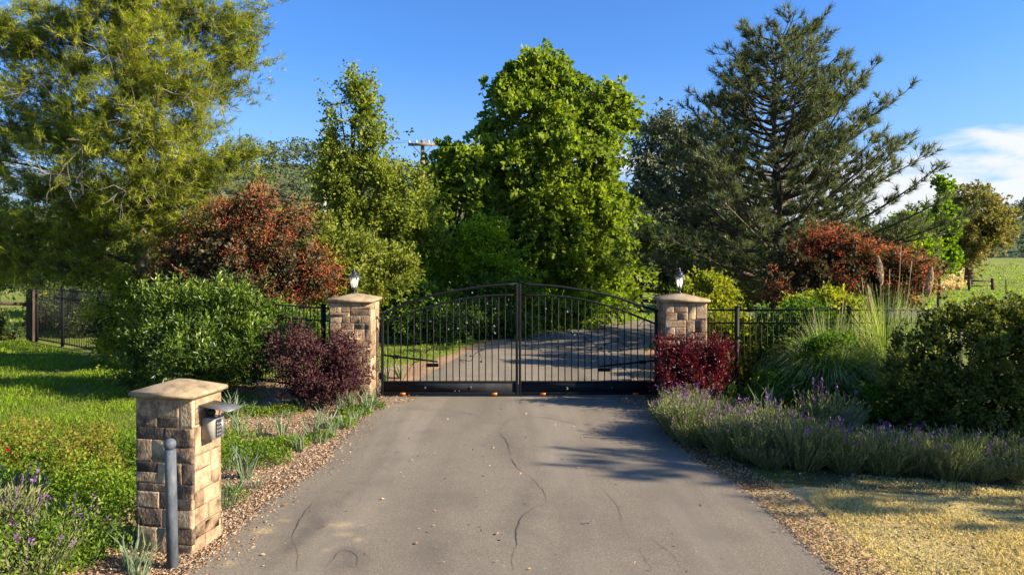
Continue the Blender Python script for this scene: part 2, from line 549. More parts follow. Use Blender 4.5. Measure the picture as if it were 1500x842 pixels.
# foliage
M['pine_yellow'] = leaf_mat('pine_yellow', [(0.068, 0.115, 0.027), (0.162, 0.212, 0.019), (0.342, 0.374, 0.029), (0.538, 0.520, 0.049)], trans=.4, rough=.6, bigscale=.55)
M['pine_blue'] = leaf_mat('pine_blue', [(0.061, 0.083, 0.039), (0.127, 0.154, 0.061), (0.253, 0.264, 0.099)], trans=.28, rough=.5, bigscale=.9, tcol=(1.2, 1.3, .8))
M['twig_brown'] = leaf_mat('twig_brown', [(.10, .075, .05), (.20, .16, .11)], trans=0)
M['candle'] = leaf_mat('candle', [(.22, .16, .09), (.34, .26, .15)], trans=.1)
M['maple'] = leaf_mat('maple', [(0.093, 0.144, 0.021), (0.185, 0.254, 0.027), (0.321, 0.388, 0.038)], trans=.40, rough=.6, bigscale=.7)
M['maple2'] = leaf_mat('maple2', [(0.103, 0.164, 0.030), (0.206, 0.284, 0.035), (0.344, 0.422, 0.052)], trans=.40, rough=.45)
M['fresh'] = leaf_mat('fresh', [(0.112, 0.208, 0.020), (0.225, 0.338, 0.022), (0.355, 0.468, 0.029)], trans=.45, rough=.5)
M['oak'] = leaf_mat('oak', [(0.080, 0.121, 0.019), (0.193, 0.242, 0.032), (0.354, 0.371, 0.048)], trans=.35, rough=.6, spec=.2)
M['oak_yellow'] = leaf_mat('oak_yellow', [(0.088, 0.121, 0.022), (0.209, 0.242, 0.033), (0.330, 0.341, 0.055)], trans=.35, rough=.6, spec=.2)
M['grey_leaf'] = leaf_mat('grey_leaf', [(0.064, 0.086, 0.051), (0.144, 0.166, 0.086), (0.273, 0.273, 0.159)], trans=.25, rough=.5, tcol=(1.2, 1.2, .8))
M['dark_leaf'] = leaf_mat('dark_leaf', [(0.035, 0.058, 0.019), (0.068, 0.103, 0.028), (0.124, 0.152, 0.041)], trans=.3, rough=.45)
M['far_brown'] = leaf_mat('far_brown', [(0.117, 0.130, 0.046), (0.221, 0.195, 0.065), (0.338, 0.260, 0.098)], trans=.3, rough=.6, big=.5, bigscale=.35)
M['lime'] = leaf_mat('lime', [(0.123, 0.209, 0.011), (0.209, 0.314, 0.019), (0.304, 0.380, 0.028)], trans=.45, rough=.5)
M['column'] = leaf_mat('column', [(0.067, 0.133, 0.011), (0.133, 0.218, 0.017), (0.209, 0.294, 0.028)], trans=.45, rough=.4)
M['laurel'] = leaf_mat('laurel', [(0.029, 0.061, 0.010), (0.070, 0.122, 0.015), (0.155, 0.219, 0.024)], trans=.3, rough=.38, spec=.4, big=.25)
M['laurel_tip'] = leaf_mat('laurel_tip', [(.17, .27, .02), (.30, .38, .04)], trans=.45, rough=.3, spec=.5)
M['yellow_shrub'] = leaf_mat('yellow_shrub', [(0.121, 0.169, 0.019), (0.290, 0.315, 0.024), (0.460, 0.436, 0.048)], trans=.4, rough=.4)
M['bed_green'] = leaf_mat('bed_green', [(0.053, 0.106, 0.016), (0.119, 0.211, 0.024), (0.224, 0.330, 0.034)], trans=.4, rough=.45)
M['smoke_leaf'] = leaf_mat('smoke_leaf', [(0.042, 0.046, 0.019), (0.090, 0.078, 0.036), (0.156, 0.108, 0.054)], trans=.3, rough=.5, tcol=(1.3, 1, .6))
M['smoke_plume'] = leaf_mat('smoke_plume', [(.32, .085, .045), (.62, .18, .08), (.74, .32, .16)], trans=.4, rough=.7, tcol=(1.4, .9, .6), big=.3)
M['plum'] = leaf_mat('plum', [(.04, .018, .02), (.095, .04, .042), (.19, .10, .09)], trans=.3, rough=.5, spec=.2, tcol=(1.6, .5, .6))
M['photinia'] = leaf_mat('photinia', [(.045, .014, .018), (.11, .022, .03), (.34, .03, .03)], pos=[0, .55, 1], trans=.3, rough=.4, spec=.3, tcol=(1.7, .5, .5), big=.4)
M['dark_bush'] = leaf_mat('dark_bush', [(0.050, 0.065, 0.014), (0.122, 0.144, 0.026), (0.259, 0.259, 0.050)], trans=.28, rough=.4)
M['lav_leaf'] = leaf_mat('lav_leaf', [(0.108, 0.126, 0.050), (0.216, 0.243, 0.090), (0.342, 0.342, 0.162)], trans=.25, rough=.7, tcol=(1.2, 1.3, .8))
M['lav_flower'] = leaf_mat('lav_flower', [(.13, .05, .17), (.24, .11, .28), (.40, .22, .42)], trans=.3, tcol=(1.2, .8, 1.3))
M['strap'] = leaf_mat('strap', [(.10, .16, .09), (.20, .27, .15), (.33, .37, .22)], trans=.3, rough=.45, tcol=(1.3, 1.4, .8))
M['pampas'] = leaf_mat('pampas', [(0.086, 0.144, 0.058), (0.182, 0.265, 0.082), (0.365, 0.463, 0.149), (0.629, 0.629, 0.298)], trans=.3, rough=.5)
M['plume'] = leaf_mat('plume', [(.7, .58, .42), (0.506, 0.396, 0.264), (0.726, 0.594, 0.418)], trans=.4, tcol=(1.2, 1.1, .9))
M['straw'] = leaf_mat('straw', [(0.425, 0.425, 0.141), (0.590, 0.495, 0.260), (0.920, 0.755, 0.318), (1.062, 0.920, 0.495)], trans=.35, rough=.7, tcol=(1.25, 1.15, .75), big=.28)
M['grass'] = leaf_mat('grass', [(.20, .19, .06), (0.121, 0.203, 0.016), (0.256, 0.365, 0.024), (0.419, 0.513, 0.040)], trans=.45, rough=.5, big=.3, bigscale=.8)
M['weed'] = leaf_mat('weed', [(.05, .08, .015), (0.089, 0.164, 0.015), (0.190, 0.291, 0.023), (0.354, 0.417, 0.045)], trans=.42, rough=.45, big=.35)
M['weed_gold'] = leaf_mat('weed_gold', [(.10, .10, .02), (.26, .21, .035), (.36, .22, .06)], trans=.4, rough=.5)
M['chips'] = leaf_mat('chips', [(.18, .115, .07), (.36, .25, .165), (.52, .40, .28)], trans=0.0, rough=.8, big=.15)
M['litter'] = leaf_mat('litter', [(.20, .11, .055), (.42, .25, .13), (.58, .40, .24)], trans=.1, rough=.7, tcol=(1.2, 1, .8), big=.2)
M['ivy'] = leaf_mat('ivy', [(0.039, 0.079, 0.018), (0.095, 0.175, 0.029), (0.206, 0.317, 0.047)], trans=.35, rough=.4)
M['wood_far'] = leaf_mat('wood_far', [(0.063, 0.091, 0.049), (0.105, 0.140, 0.063), (0.168, 0.203, 0.091)], trans=.2, rough=.7, big=.5, bigscale=.06, tcol=(1.2, 1.3, .8))  # brightened, slightly bluish green: distance haze put into the leaf colour


# ------------------------------------------------------------ setting
def sheet(name, outline, z, mat, jitter=0.0, sub=1, parent=None):
    pts = []
    n = len(outline)
    for i in range(n):
        a, b = np.array(outline[i], float), np.array(outline[(i + 1) % n], float)
        L_ = np.linalg.norm(b - a)
        k = max(1, int(L_ / sub)) if jitter else 1
        for j in range(k):
            p = a + (b - a) * j / k
            if jitter: p = p + rng.normal(size=2) * jitter
            pts.append((p[0], p[1]))
    import bmesh
    bm = bmesh.new()
    vs = [bm.verts.new((x, y, z)) for x, y in pts]
    bm.faces.new(vs)
    bmesh.ops.triangulate(bm, faces=bm.faces[:])
    bm.normal_update()
    if sum(f.normal.z for f in bm.faces) < 0:
        bmesh.ops.reverse_faces(bm, faces=bm.faces[:])
    me = bpy.data.meshes.new(name); bm.to_mesh(me); bm.free()
    return tag(link(name, me, mat, parent), kind='structure')


def smooth_poly(pts, step=.4):
    """Catmull-Rom through the points"""
    p = np.array(pts, float)
    p = np.concatenate([[2 * p[0] - p[1]], p, [2 * p[-1] - p[-2]]])
    o = []
    for i in range(1, len(p) - 2):
        n = max(2, int(np.linalg.norm(p[i + 1] - p[i]) / step))
        for t in np.linspace(0, 1, n, endpoint=False):
            a = 2 * p[i]; b = p[i + 1] - p[i - 1]
            c = 2 * p[i - 1] - 5 * p[i] + 4 * p[i + 1] - p[i + 2]
            d = -p[i - 1] + 3 * p[i] - 3 * p[i + 1] + p[i + 2]
            o.append(.5 * (a + b * t + c * t * t + d * t ** 3))
    o.append(p[-2])
    return np.array(o)


def inside(x, y, poly):
    poly = np.asarray(poly)
    x, y = np.asarray(x), np.asarray(y)
    c = np.zeros(len(x), bool)
    j = len(poly) - 1
    for i in range(len(poly)):
        xi, yi = poly[i]; xj, yj = poly[j]
        c ^= ((yi > y) != (yj > y)) & (x < (xj - xi) * (y - yi) / (yj - yi + 1e-12) + xi)
        j = i
    return c


def dist_line(x, y, line):
    best = np.full(len(x), 1e9)
    for a, b in zip(line[:-1], line[1:]):
        ab = b - a
        t = np.clip(((x - a[0]) * ab[0] + (y - a[1]) * ab[1]) / (ab @ ab + 1e-9), 0, 1)
        best = np.minimum(best, np.hypot(x - a[0] - t * ab[0], y - a[1] - t * ab[1]))
    return best


# ground
xs = np.concatenate([np.linspace(-1500, -150, 8), np.linspace(-120, 120, 41), np.linspace(150, 1500, 8)])
ys = np.concatenate([np.linspace(-40, 40, 9), np.linspace(45, 250, 48), np.linspace(300, 2500, 12)])
X, Y = np.meshgrid(xs, ys)
V = np.stack([X, Y, terrain(X, Y)], -1).reshape(-1, 3)
nx, ny = len(xs), len(ys)
i = (np.arange(ny - 1)[:, None] * nx + np.arange(nx - 1)).ravel()
tag(link('ground', fmesh('ground', V, np.stack([i, i + 1, i + nx + 1, i + nx], -1), smooth=True), M['grassland']), kind='structure')

DL = smooth_poly([(-7, -7), (-3.6, 1.0), (-2.95, 4.0), (-2.80, 5.6), (-2.74, 6.28), (-2.69, 7.4), (-2.46, 8.8), (-2.50, 9.9), (-2.45, 11.2), (-2.46, 12.6),
                  (-2.45, 13.6), (-2.05, 14.75), (-1.75, 16.4), (-1.0, 20), (.23, 22.5), (3.3, 26.2), (7, 29.5), (12, 33), (22, 36)])
DR = smooth_poly([(7.5, -7), (3.6, 1.5), (3.0, 4.2), (2.79, 5.8), (2.74, 7.1), (2.66, 8.0), (2.37, 9.5), (2.36, 11.5), (2.55, 12.8),
                  (2.5, 13.6), (2.55, 14.75), (3.2, 17), (4.1, 20.5), (5.6, 23.2), (8.5, 25.8), (14, 28.5), (22, 30.5)])
DRIVE = np.concatenate([DL, DR[::-1]])
drive = sheet('driveway', DRIVE, .020, M['asphalt'])
BED_L = [(-2.0, 4.5), (-2.0, 14.2), (-4.2, 14.4), (-7.6, 15.0), (-7.4, 13.2), (-6.0, 11.6), (-4.9, 9.3), (-4.2, 7.7), (-3.9, 6.2), (-4.1, 4.5)]
sheet('mulch_bed_left', BED_L, .004, M['mulch'], jitter=.05, sub=.3)
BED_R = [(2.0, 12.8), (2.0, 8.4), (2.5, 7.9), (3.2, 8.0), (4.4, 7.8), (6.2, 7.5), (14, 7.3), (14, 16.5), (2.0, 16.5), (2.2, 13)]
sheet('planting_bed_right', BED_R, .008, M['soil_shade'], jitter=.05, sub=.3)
VERGE = [(2.2, 3.0), (16, 3.0), (16, 8.0), (6, 8.0), (3.1, 8.9), (2.2, 9.0)]
sheet('dry_verge', VERGE, .004, M['dry'], jitter=.05, sub=.3)
sheet('shoulder_beyond_gate_left', [(-5, 13.6), (-1.9, 13.6), (-1.6, 15), (-.6, 20), (.4, 22.1), (4, 26), (8, 29.3), (8, 30.0), (3.2, 26.8), (-.1, 23.0), (-1.25, 20.5), (-2.0, 17.8), (-3.2, 16.0), (-5, 15.2)],
      .012, M['mulch'], jitter=.06, sub=.3)
sheet('shoulder_beyond_gate_right', [(2.3, 13.6), (3.5, 13.6), (3.4, 15), (3.9, 17), (4.6, 19.0), (4.0, 20.0), (2.9, 17)], .012, M['mulch'], jitter=.06, sub=.3)


# cracks in the asphalt
def ribbon(pts, w0, z=.0245):
    pts = smooth_poly(pts, .07)
    n = len(pts)
    pts = pts + np.cumsum(rng.normal(size=(n, 2)) * .004, 0) * np.linspace(1, .2, n)[:, None] + rng.normal(size=(n, 2)) * .006
    T = unit(np.gradient(pts, axis=0)); Nn = np.stack([-T[:, 1], T[:, 0]], -1)
    w = w0 * np.clip(.55 + .9 * np.sin(np.arange(n) * .31 + rng.uniform(0, 6)) * np.sin(np.arange(n) * .113) + .6 * rng.random(n), .4, 2.0) * np.minimum(1, np.minimum(np.arange(n), np.arange(n)[::-1]) / 3 + .1)
    a, b = pts + Nn * w[:, None] / 2, pts - Nn * w[:, None] / 2
    V = np.concatenate([np.c_[a, np.full(n, z)], np.c_[b, np.full(n, z)]])
    i = np.arange(n - 1)
    return V, np.stack([i, i + n, i + n + 1, i + 1], -1)


def crack(pxs, w, z=.0245):
    V, Fc = ribbon([G(*p) for p in pxs], w, z)
    o = link('crack', fmesh('crack', V, Fc), M['crack'], drive)


crack([(754, 842), (750, 820), (755, 800), (757, 775), (765, 757), (785, 745), (800, 738), (797, 725), (787, 712), (776, 700), (760, 690), (748, 672)], .007, .0244)
crack([(748, 672), (742, 650), (732, 632), (752, 615), (790, 612), (830, 620), (880, 629)], .006, .0246)
crack([(432, 842), (436, 810), (428, 795), (435, 775), (447, 755), (460, 735)], .007, .0244)
crack([(470, 842), (485, 822), (500, 810), (520, 815), (522, 842)], .004, .0246)
crack([(960, 842), (930, 800), (912, 770), (905, 745), (880, 715)], .003, .0244)
crack([(560, 598), (600, 600), (672, 605), (700, 612), (712, 622)], .004, .0248)
crack([(1000, 842), (985, 815), (950, 790)], .003, .0250)


# hill behind, with its wood
def ridge(px, kind):
    if kind == 'near':
        return np.interp(px, [-900, -100, 200, 330, 380, 430, 480, 560, 700, 900, 960, 1100, 1300, 1420, 2200], [10, 12, 17, 23, 24.5, 24, 22, 20, 18, 15, 13, 8, 3, 0, 0])
    return np.interp(px, [1000, 1400, 1450, 1480, 1520, 1700, 2200, 3000], [5, 8, 14, 22, 24, 30, 30, 10])


def hill_mesh(kind, dist, depth, px0, px1, n=60):
    px = np.linspace(px0, px1, n)
    rows = []
    for t in np.linspace(0, 1, 14):
        d = dist + depth * t
        prof = math.sin(min(1, t * 1.25) * math.pi / 2) if t < .8 else math.cos((t - .8) / .2 * math.pi / 2)
        rows.append(np.stack([(px - HX) / F * d, np.full(n, d), -2.5 + (ridge(px, kind) + 2.5) * prof + np.sin(px * .021 + t * 5) * 0.7 * prof], -1))
    V = np.array(rows).reshape(-1, 3)
    i = (np.arange(13)[:, None] * n + np.arange(n - 1)).ravel()
    return V, np.stack([i, i + 1, i + n + 1, i + n], -1)


def hill_pt(kind, dist, depth, px, t):
    d = dist + depth * t
    prof = np.where(t < .8, np.sin(np.minimum(1, t * 1.25) * np.pi / 2), np.cos((t - .8) / .2 * np.pi / 2))
    return np.stack([(px - HX) / F * d, d, -2.5 + (ridge(px, kind) + 2.5) * prof + np.sin(px * .021 + t * 5) * .7 * prof], -1)


V, Fc = hill_mesh('near', 85, 95, -900, 1500)
tag(link('hill', fmesh('hill', V, Fc, smooth=True), M['hill']), kind='structure')
V, Fc = hill_mesh('far', 230, 150, 1000, 3000)
tag(link('far_hill', fmesh('far_hill', V, Fc, smooth=True), M['hill_far']), kind='structure')


def wood(kind, dist, depth, n, px0, px1, size, name, t0=.15):
    px = rng.uniform(px0, px1, n)
    t = rng.uniform(t0, .84, n)
    b = hill_pt(kind, dist, depth, px, t)
    keep = b[:, 2] > 0
    b = b[keep]
    parts = []
    for c in b:
        h = size * rng.uniform(.6, 1.25); r = h * rng.uniform(.28, .45)
        m = 150
        q = rdir(m) * (rng.random((m, 1)) ** .4)
        q[:, 2] = q[:, 2] * .5 + .5
        con = rng.random() < .35
        w = (1 - q[:, 2] * .8) if con else np.ones(m)
        pt = c + np.stack([q[:, 0] * r * w, q[:, 1] * r * w, q[:, 2] * h + .1 * h], -1)
        parts.append(leaves(pt, rdir(m) + [0, 0, .2], h * .095, .9, tone=np.clip(rng.random() * .7 + rng.random(m) * .3, 0, 1)))
    V, Fc, T = cat_arr(parts)
    tag(link(name, fmesh(name, V, Fc, T), M['wood_far']), kind='stuff')


wood('near', 85, 95, 220, 120, 640, 5.0, 'hillside_wood')
wood('near', 85, 95, 70, 860, 1010, 5.0, 'hillside_wood_beyond_bend')
wood('far', 230, 150, 150, 1400, 1760, 8, 'far_hillside_wood', .05)


# ------------------------------------------------------------ trees and shrubs
def lobes_world(lobes, d, ry=.85):
    out = []
    for l in lobes:
        px, py, rx, rz = l[:4]
        dy = l[4] if len(l) > 4 else 0.0
        dd = d + dy
        c = P(px, py, dd)
        out.append((c, np.array([rx * dd / F, min(rx, rz * 1.6) * dd / F * ry, rz * dd / F])))
    return out


def noise3(p, scale):
    """cheap smooth noise, about -1..1, wavelength about scale"""
    v = np.zeros(len(p))
    for _ in range(7):
        k = rdir(1)[0] * 2 * np.pi / (scale * rng.uniform(.6, 1.5))
        v += np.sin(p @ k + rng.uniform(0, 6.28))
    return v / 2.6


def crown_points(lw, n, clump_r, nleaf, flat=.7, shell=.45, zmin=.05, rough=1.0, holes=-.15, hs=None, spray=(1.8, .25, .15)):
    """clump centres in the lobes -> leaf points + outward directions"""
    vol = np.array([r[0] * r[1] * r[2] for c, r in lw]) ** .67
    cnt = np.maximum(3, (n * vol / vol.sum()).astype(int))
    Cs, Os = [], []
    for (c, r), k in zip(lw, cnt * 2):
        u = rdir(k)
        rad = shell + (1 - shell) * rng.random((k, 1)) ** .6
        df = noise3(c + u * r, max(.5, r.max() * 1.1)) * .22 + noise3(c + u * r, max(.3, r.max() * .5)) * .12
        rad = rad * (1 + (rng.random((k, 1)) - .45) * .35 * rough + df[:, None] * rough)
        Cs.append(c + u * r * rad)
        Os.append(u)
    C_, O_ = np.concatenate(Cs), np.concatenate(Os)
    keep = noise3(C_, hs or clump_r * 4.2) + .25 * noise3(C_, clump_r * 1.8) > holes
    C_, O_ = C_[keep], O_[keep]
    C_[:, 2] = np.maximum(C_[:, 2], zmin + clump_r * .3)
    m = len(C_)
    cr = clump_r * rng.uniform(.45, 1.5, m)
    # every clump is a leafy spray: leaves round a short shoot that points outwards
    ax = unit(O_ * .75 + rdir(m) * .75 + [0, 0, spray[1]])
    ln = cr * spray[0] * rng.uniform(.6, 1.5, m)
    t = rng.random(m * nleaf) ** .8
    u = rdir(m * nleaf)
    wd = np.repeat(cr, nleaf) * .62 * (1.05 - .75 * t) * rng.random(m * nleaf) ** .5
    off = u * wd[:, None]
    off[:, 2] *= flat
    axr = np.repeat(ax, nleaf, 0)
    Pt = np.repeat(C_, nleaf, 0) + off + axr * ((t - .35) * np.repeat(ln, nleaf))[:, None]
    Pt[:, 2] -= (t ** 2) * np.repeat(ln, nleaf) * spray[2]
    Pt[:, 2] = np.maximum(Pt[:, 2], zmin)
    D = u * .6 + axr * .6 + rdir(len(Pt)) * .6
    tone = np.clip(np.repeat(rng.random(m), nleaf) * .45 + rng.random(len(Pt)) * .55, 0, 1)
    return Pt, D, tone, C_


def limbs(base, lw, C_, r0, top_frac=.85, twigs=60, twig_r=.012, k=6):
    cs = np.array([c for c, r in lw])
    top = cs[np.argmax(cs[:, 2])]
    H = top[2] - base[2]
    n = 9
    t = np.linspace(0, top_frac, n)[:, None]
    side = rng.normal(size=(n, 3)) * [.03, .03, 0] * H * .25
    side[0] = 0
    ax = base + (np.array([top[0], top[1], top[2]]) - base) * t + side
    ax[:, :2] = base[:2] + (ax[:, :2] - base[:2]) * (t ** 1.3) / np.maximum(t, .01)
    parts = [tube(ax, np.linspace(r0, r0 * .2, n), 8)]
    for c, r in lw:
        zt = base[2] + max(.12 * H, (c[2] - base[2]) * .55)
        f = np.clip((zt - base[2]) / H, .05, top_frac)
        s = np.array([np.interp(f, t[:, 0], ax[:, q]) for q in range(3)])
        mid = (s + c) / 2 + np.array([0, 0, -.1 * np.linalg.norm(c - s)]) + rng.normal(size=3) * .05
        bz = smooth_poly([s, mid, c], .4) if np.linalg.norm(c - s) > .2 else np.array([s, c])
        parts.append(tube(bz, np.linspace(r0 * .38, r0 * .12, len(bz)), 5))
        d2 = np.linalg.norm((C_ - c) / r, axis=1)
        near = np.argsort(d2)[:max(4, int(twigs / len(lw)))]
        for q in near:
            e = C_[q]
            parts.append(tube([c, (c + e) / 2 + rng.normal(size=3) * .05, e], [twig_r * 1.6, twig_r, twig_r * .4], 3, False))
    V, Fc, _ = cat_arr(parts)
    return V, Fc


def plant(name, label, cat, lobes, d, mat, nleaf_total, leaf, W=.55, clump=.35, per=24, base=None, r0=.12, group=None, bark='bark', shell=.45,
          flat=.7, ry=.85, gap=1.0, extra=None, part='crown', stem='trunk', twigs=60, zmin=.05, lean=0, droop=0.0, fold=.12, holes=-.28, hs=None, seed=0, spray=(1.8, .25, .15), rough=1.0):
    reseed(label, seed)
    lw = lobes_world(lobes, d, ry)
    n = max(6, nleaf_total // per)
    Pt, D, tone, C_ = crown_points(lw, n, clump, per, flat, shell, zmin, rough, holes, hs, spray)
    cs = np.array([c for c, r in lw])
    if base is None: base = (cs[:, 0].mean(), cs[:, 1].mean())
    bz = float(terrain(base[0], base[1]))
    root = empty(name, (base[0], base[1], bz), label, cat, group)
    off = np.array([base[0], base[1], bz])
    D = D - [0, 0, droop]
    V, Fc, T = leaves(Pt - off, D, leaf * rng.uniform(.6, 1.25, len(Pt)), W, fold, tone)
    cr = link(part, fmesh(part, V, Fc, T), M[mat], root)
    V, Fc = limbs(np.array([0, 0, -.05]), [(c - off, r) for c, r in lw], C_ - off, r0, twigs=twigs)
    link(stem, fmesh(stem, V, Fc, smooth=True), M[bark], root)
    return root, lw, C_, off


# --- the maple in the middle
plant('broadleaf_tree', 'tallest bright green broadleaf tree standing behind the middle of the iron gate', 'tree',
      [(790, 88, 34, 22), (768, 122, 42, 30), (822, 128, 34, 26), (868, 135, 34, 20), (900, 152, 26, 18), (922, 188, 18, 20), (738, 155, 26, 22),
       (795, 165, 46, 30, -1), (850, 182, 40, 28, -.6), (893, 190, 30, 26), (728, 200, 24, 24), (765, 225, 45, 30, -1.2), (830, 225, 42, 30, -1.5),
       (875, 240, 26, 26, -.5), (735, 262, 34, 34), (800, 275, 45, 32, -1.6), (862, 285, 44, 30, -1), (898, 290, 24, 30), (750, 320, 40, 34, -.8),
       (820, 330, 50, 34, -1.6), (885, 335, 38, 32, -.5), (780, 372, 50, 34, -1.2), (850, 382, 50, 32, -1.4), (905, 385, 22, 30), (880, 420, 42, 26, -.8), (800, 420, 55, 26, -.8), (905, 425, 24, 20, -.5)],
      27.5, 'maple', 62000, .19, W=.85, clump=.42, per=34, base=(1.7, 27.4), r0=.24, shell=.5, twigs=260, holes=-.12, hs=1.3, spray=(2.2, .1, .5))
plant('broadleaf_tree', 'mid green rounded tree close against the left side of the tallest green tree', 'tree',
      [(668, 224, 24, 16), (690, 228, 26, 18), (658, 256, 22, 20), (690, 262, 40, 26), (650, 288, 34, 30), (705, 300, 34, 30), (672, 328, 46, 28, -.5), (720, 340, 26, 34),
       (650, 358, 40, 30), (700, 372, 40, 30)],
      26.5, 'maple2', 26000, .19, W=.8, clump=.4, per=28, base=(-2.3, 26.6), r0=.16, twigs=120)
plant('small_tree', 'low feathery fresh green tree in front of the rounded mid green tree', 'tree',
      [(690, 345, 48, 22), (650, 368, 42, 24), (718, 372, 40, 26), (680, 398, 60, 26), (630, 408, 36, 26), (735, 412, 40, 26), (660, 430, 60, 22)],
      23.5, 'fresh', 24000, .12, W=.5, clump=.34, per=26, base=(-1.6, 23.6), r0=.09, twigs=80, flat=.45)
# --- the sparse oak left of it
plant('oak_tree', 'tall airy oak with sparse top leaves and sky showing through, left of the utility pole', 'tree',
      [(522, 128, 22, 16), (498, 152, 24, 14), (540, 160, 18, 16), (515, 182, 36, 18), (485, 208, 24, 14), (538, 212, 32, 20), (505, 240, 40, 22), (560, 250, 30, 22),
       (586, 248, 13, 18), (612, 268, 16, 14), (578, 270, 30, 20), (490, 278, 38, 26), (540, 292, 44, 26), (608, 308, 34, 28), (575, 330, 46, 28), (505, 322, 44, 28), (620, 345, 28, 30), (560, 368, 50, 26)],
      23, 'oak', 34000, .12, W=.65, clump=.30, per=22, base=(-5.6, 23), r0=.13, twigs=240, shell=.2, holes=-.05, hs=1.1, spray=(2.6, .5, .0))
plant('oak_shrub', 'rounded yellow-green evergreen shrub behind the left stone gate pillar', 'shrub',
      [(470, 350, 34, 26), (510, 368, 44, 26), (550, 392, 46, 26), (480, 395, 46, 30), (530, 415, 50, 24), (585, 400, 20, 26), (455, 385, 26, 30), (500, 435, 60, 20)],
      18, 'oak_yellow', 23000, .095, W=.6, clump=.28, per=24, base=(-4.4, 18.3), r0=.07, twigs=80)
# --- grey tall trees right of the maple
plant('grey_leaved_tree', 'big grey-green tree filling the gap left of the large pine, behind the driveway bend', 'tree',
      [(965, 190, 26, 22), (950, 225, 24, 30), (990, 205, 30, 30), (985, 250, 46, 34), (1040, 235, 46, 40), (955, 275, 26, 34), (1000, 300, 56, 36), (1060, 300, 56, 40), (975, 340, 40, 30), (1040, 350, 60, 30)],
      42, 'grey_leaf', 22000, .28, W=.45, clump=.75, per=28, base=(10.5, 42), r0=.3, twigs=100, droop=.5)
plant('dark_evergreen_tree', 'dark olive tree with two bare leaning trunks beside the bend of the driveway', 'tree',
      [(935, 345, 26, 24), (970, 370, 40, 26), (925, 390, 30, 24), (1015, 385, 44, 26), (965, 408, 44, 18), (1060, 400, 46, 24), (1010, 425, 44, 18), (1070, 425, 50, 20)],
      33, 'dark_leaf', 14000, .19, W=.5, clump=.5, per=26, base=(6.2, 33), r0=.2, twigs=80)
plant('dark_evergreen_tree', 'broad dark tree mass under the boughs of the large right-hand pine', 'tree',
      [(1090, 350, 60, 40), (1160, 350, 60, 40), (1230, 345, 50, 36), (1120, 400, 70, 34), (1200, 395, 70, 34), (1280, 370, 40, 30), (1060, 425, 50, 24), (1110, 430, 60, 22), (1180, 428, 60, 22)],
      34, 'dark_leaf', 18000, .2, W=.5, clump=.55, per=28, base=(14, 34), r0=.2, twigs=60)
# --- right background trees
plant('young_tree', 'lime-yellow leafy young tree at the edge of the meadow beside the red smoke bush', 'tree',
      [(1325, 330, 16, 14), (1345, 350, 20, 18), (1318, 358, 22, 20), (1350, 375, 18, 18), (1325, 385, 28, 20), (1300, 350, 18, 18), (1335, 325, 18, 14), (1352, 355, 18, 16), (1345, 396, 24, 14), (1310, 400, 26, 12)],
      26, 'lime', 12000, .12, W=.6, clump=.28, per=20, base=(15.0, 26), r0=.06, twigs=60)
plant('columnar_tree', 'narrow upright fresh green tree standing against the meadow', 'tree',
      [(1376, 275, 9, 14), (1368, 298, 14, 16), (1380, 320, 15, 16), (1364, 335, 14, 18), (1386, 350, 15, 18), (1370, 364, 18, 16), (1384, 376, 17, 12), (1362, 378, 14, 10)],
      32, 'column', 11000, .17, W=.8, clump=.3, per=18, base=(20.0, 32), r0=.07, twigs=60)
plant('oak_tree', 'spreading brown-green oak alone on the meadow edge at the right', 'tree',
      [(1420, 290, 24, 14), (1405, 310, 26, 18), (1440, 312, 24, 18), (1395, 338, 24, 22), (1430, 340, 34, 24), (1462, 330, 14, 16), (1405, 362, 30, 16), (1448, 352, 20, 18), (1400, 374, 26, 10), (1432, 372, 26, 11), (1385, 362, 14, 16)],
      62, 'far_brown', 20000, .3, W=.7, clump=.8, per=24, base=(41.5, 62), r0=.4, twigs=80, ry=1.2)
# --- trees far left behind the lawn
for q, (bx, lab, lb) in enumerate([(-21, 'dark tree beyond the lawn at the far left edge behind the wooden rail fence', [(0, 330, 46, 36), (-50, 345, 50, 40), (30, 372, 40, 30), (-20, 392, 60, 22), (20, 405, 40, 18)]),
                                   (-13, 'dark green tree beyond the lawn right of the dark wooden fence post', [(95, 350, 50, 34), (140, 362, 46, 34), (60, 385, 40, 24), (120, 398, 50, 22), (90, 415, 44, 18), (150, 420, 50, 20)]),
                                   (-9, 'dark green tree behind the left smoke bush and beyond the iron fence', [(200, 345, 52, 36), (250, 362, 46, 34), (180, 385, 50, 26), (300, 350, 40, 34)])]):
    plant('dark_evergreen_tree', lab, 'tree', lb, 30 if q else 34, 'dark_leaf', 9500, .19, W=.5, clump=.5, per=26, r0=.16, twigs=50)
for q, (px, py, rx, rz, d, lab) in enumerate([(395, 345, 16, 10, 60, 'grey-green tree on the lower slope right of the big left pine'),
                                               (408, 322, 20, 10, 48, 'bright green treetop rising behind the left smoke bush'),
                                               (445, 332, 20, 12, 46, 'dark rounded tree behind the airy oak on its left'),
                                               (470, 330, 26, 22, 40, 'mid green tree behind the yellow-green shrub')]):
    plant('background_tree', lab, 'tree', [(px, py, rx, rz), (px - rx * .7, py + rz * 1.2, rx, rz), (px + rx * .7, py + rz * 1.3, rx, rz), (px, py + rz * 2.4, rx * 1.4, rz * 1.2)], d,
          ('grey_leaf', 'maple2', 'dark_leaf', 'oak')[q], 8000, .2, W=.6, clump=.5, per=22, r0=.14, twigs=30)

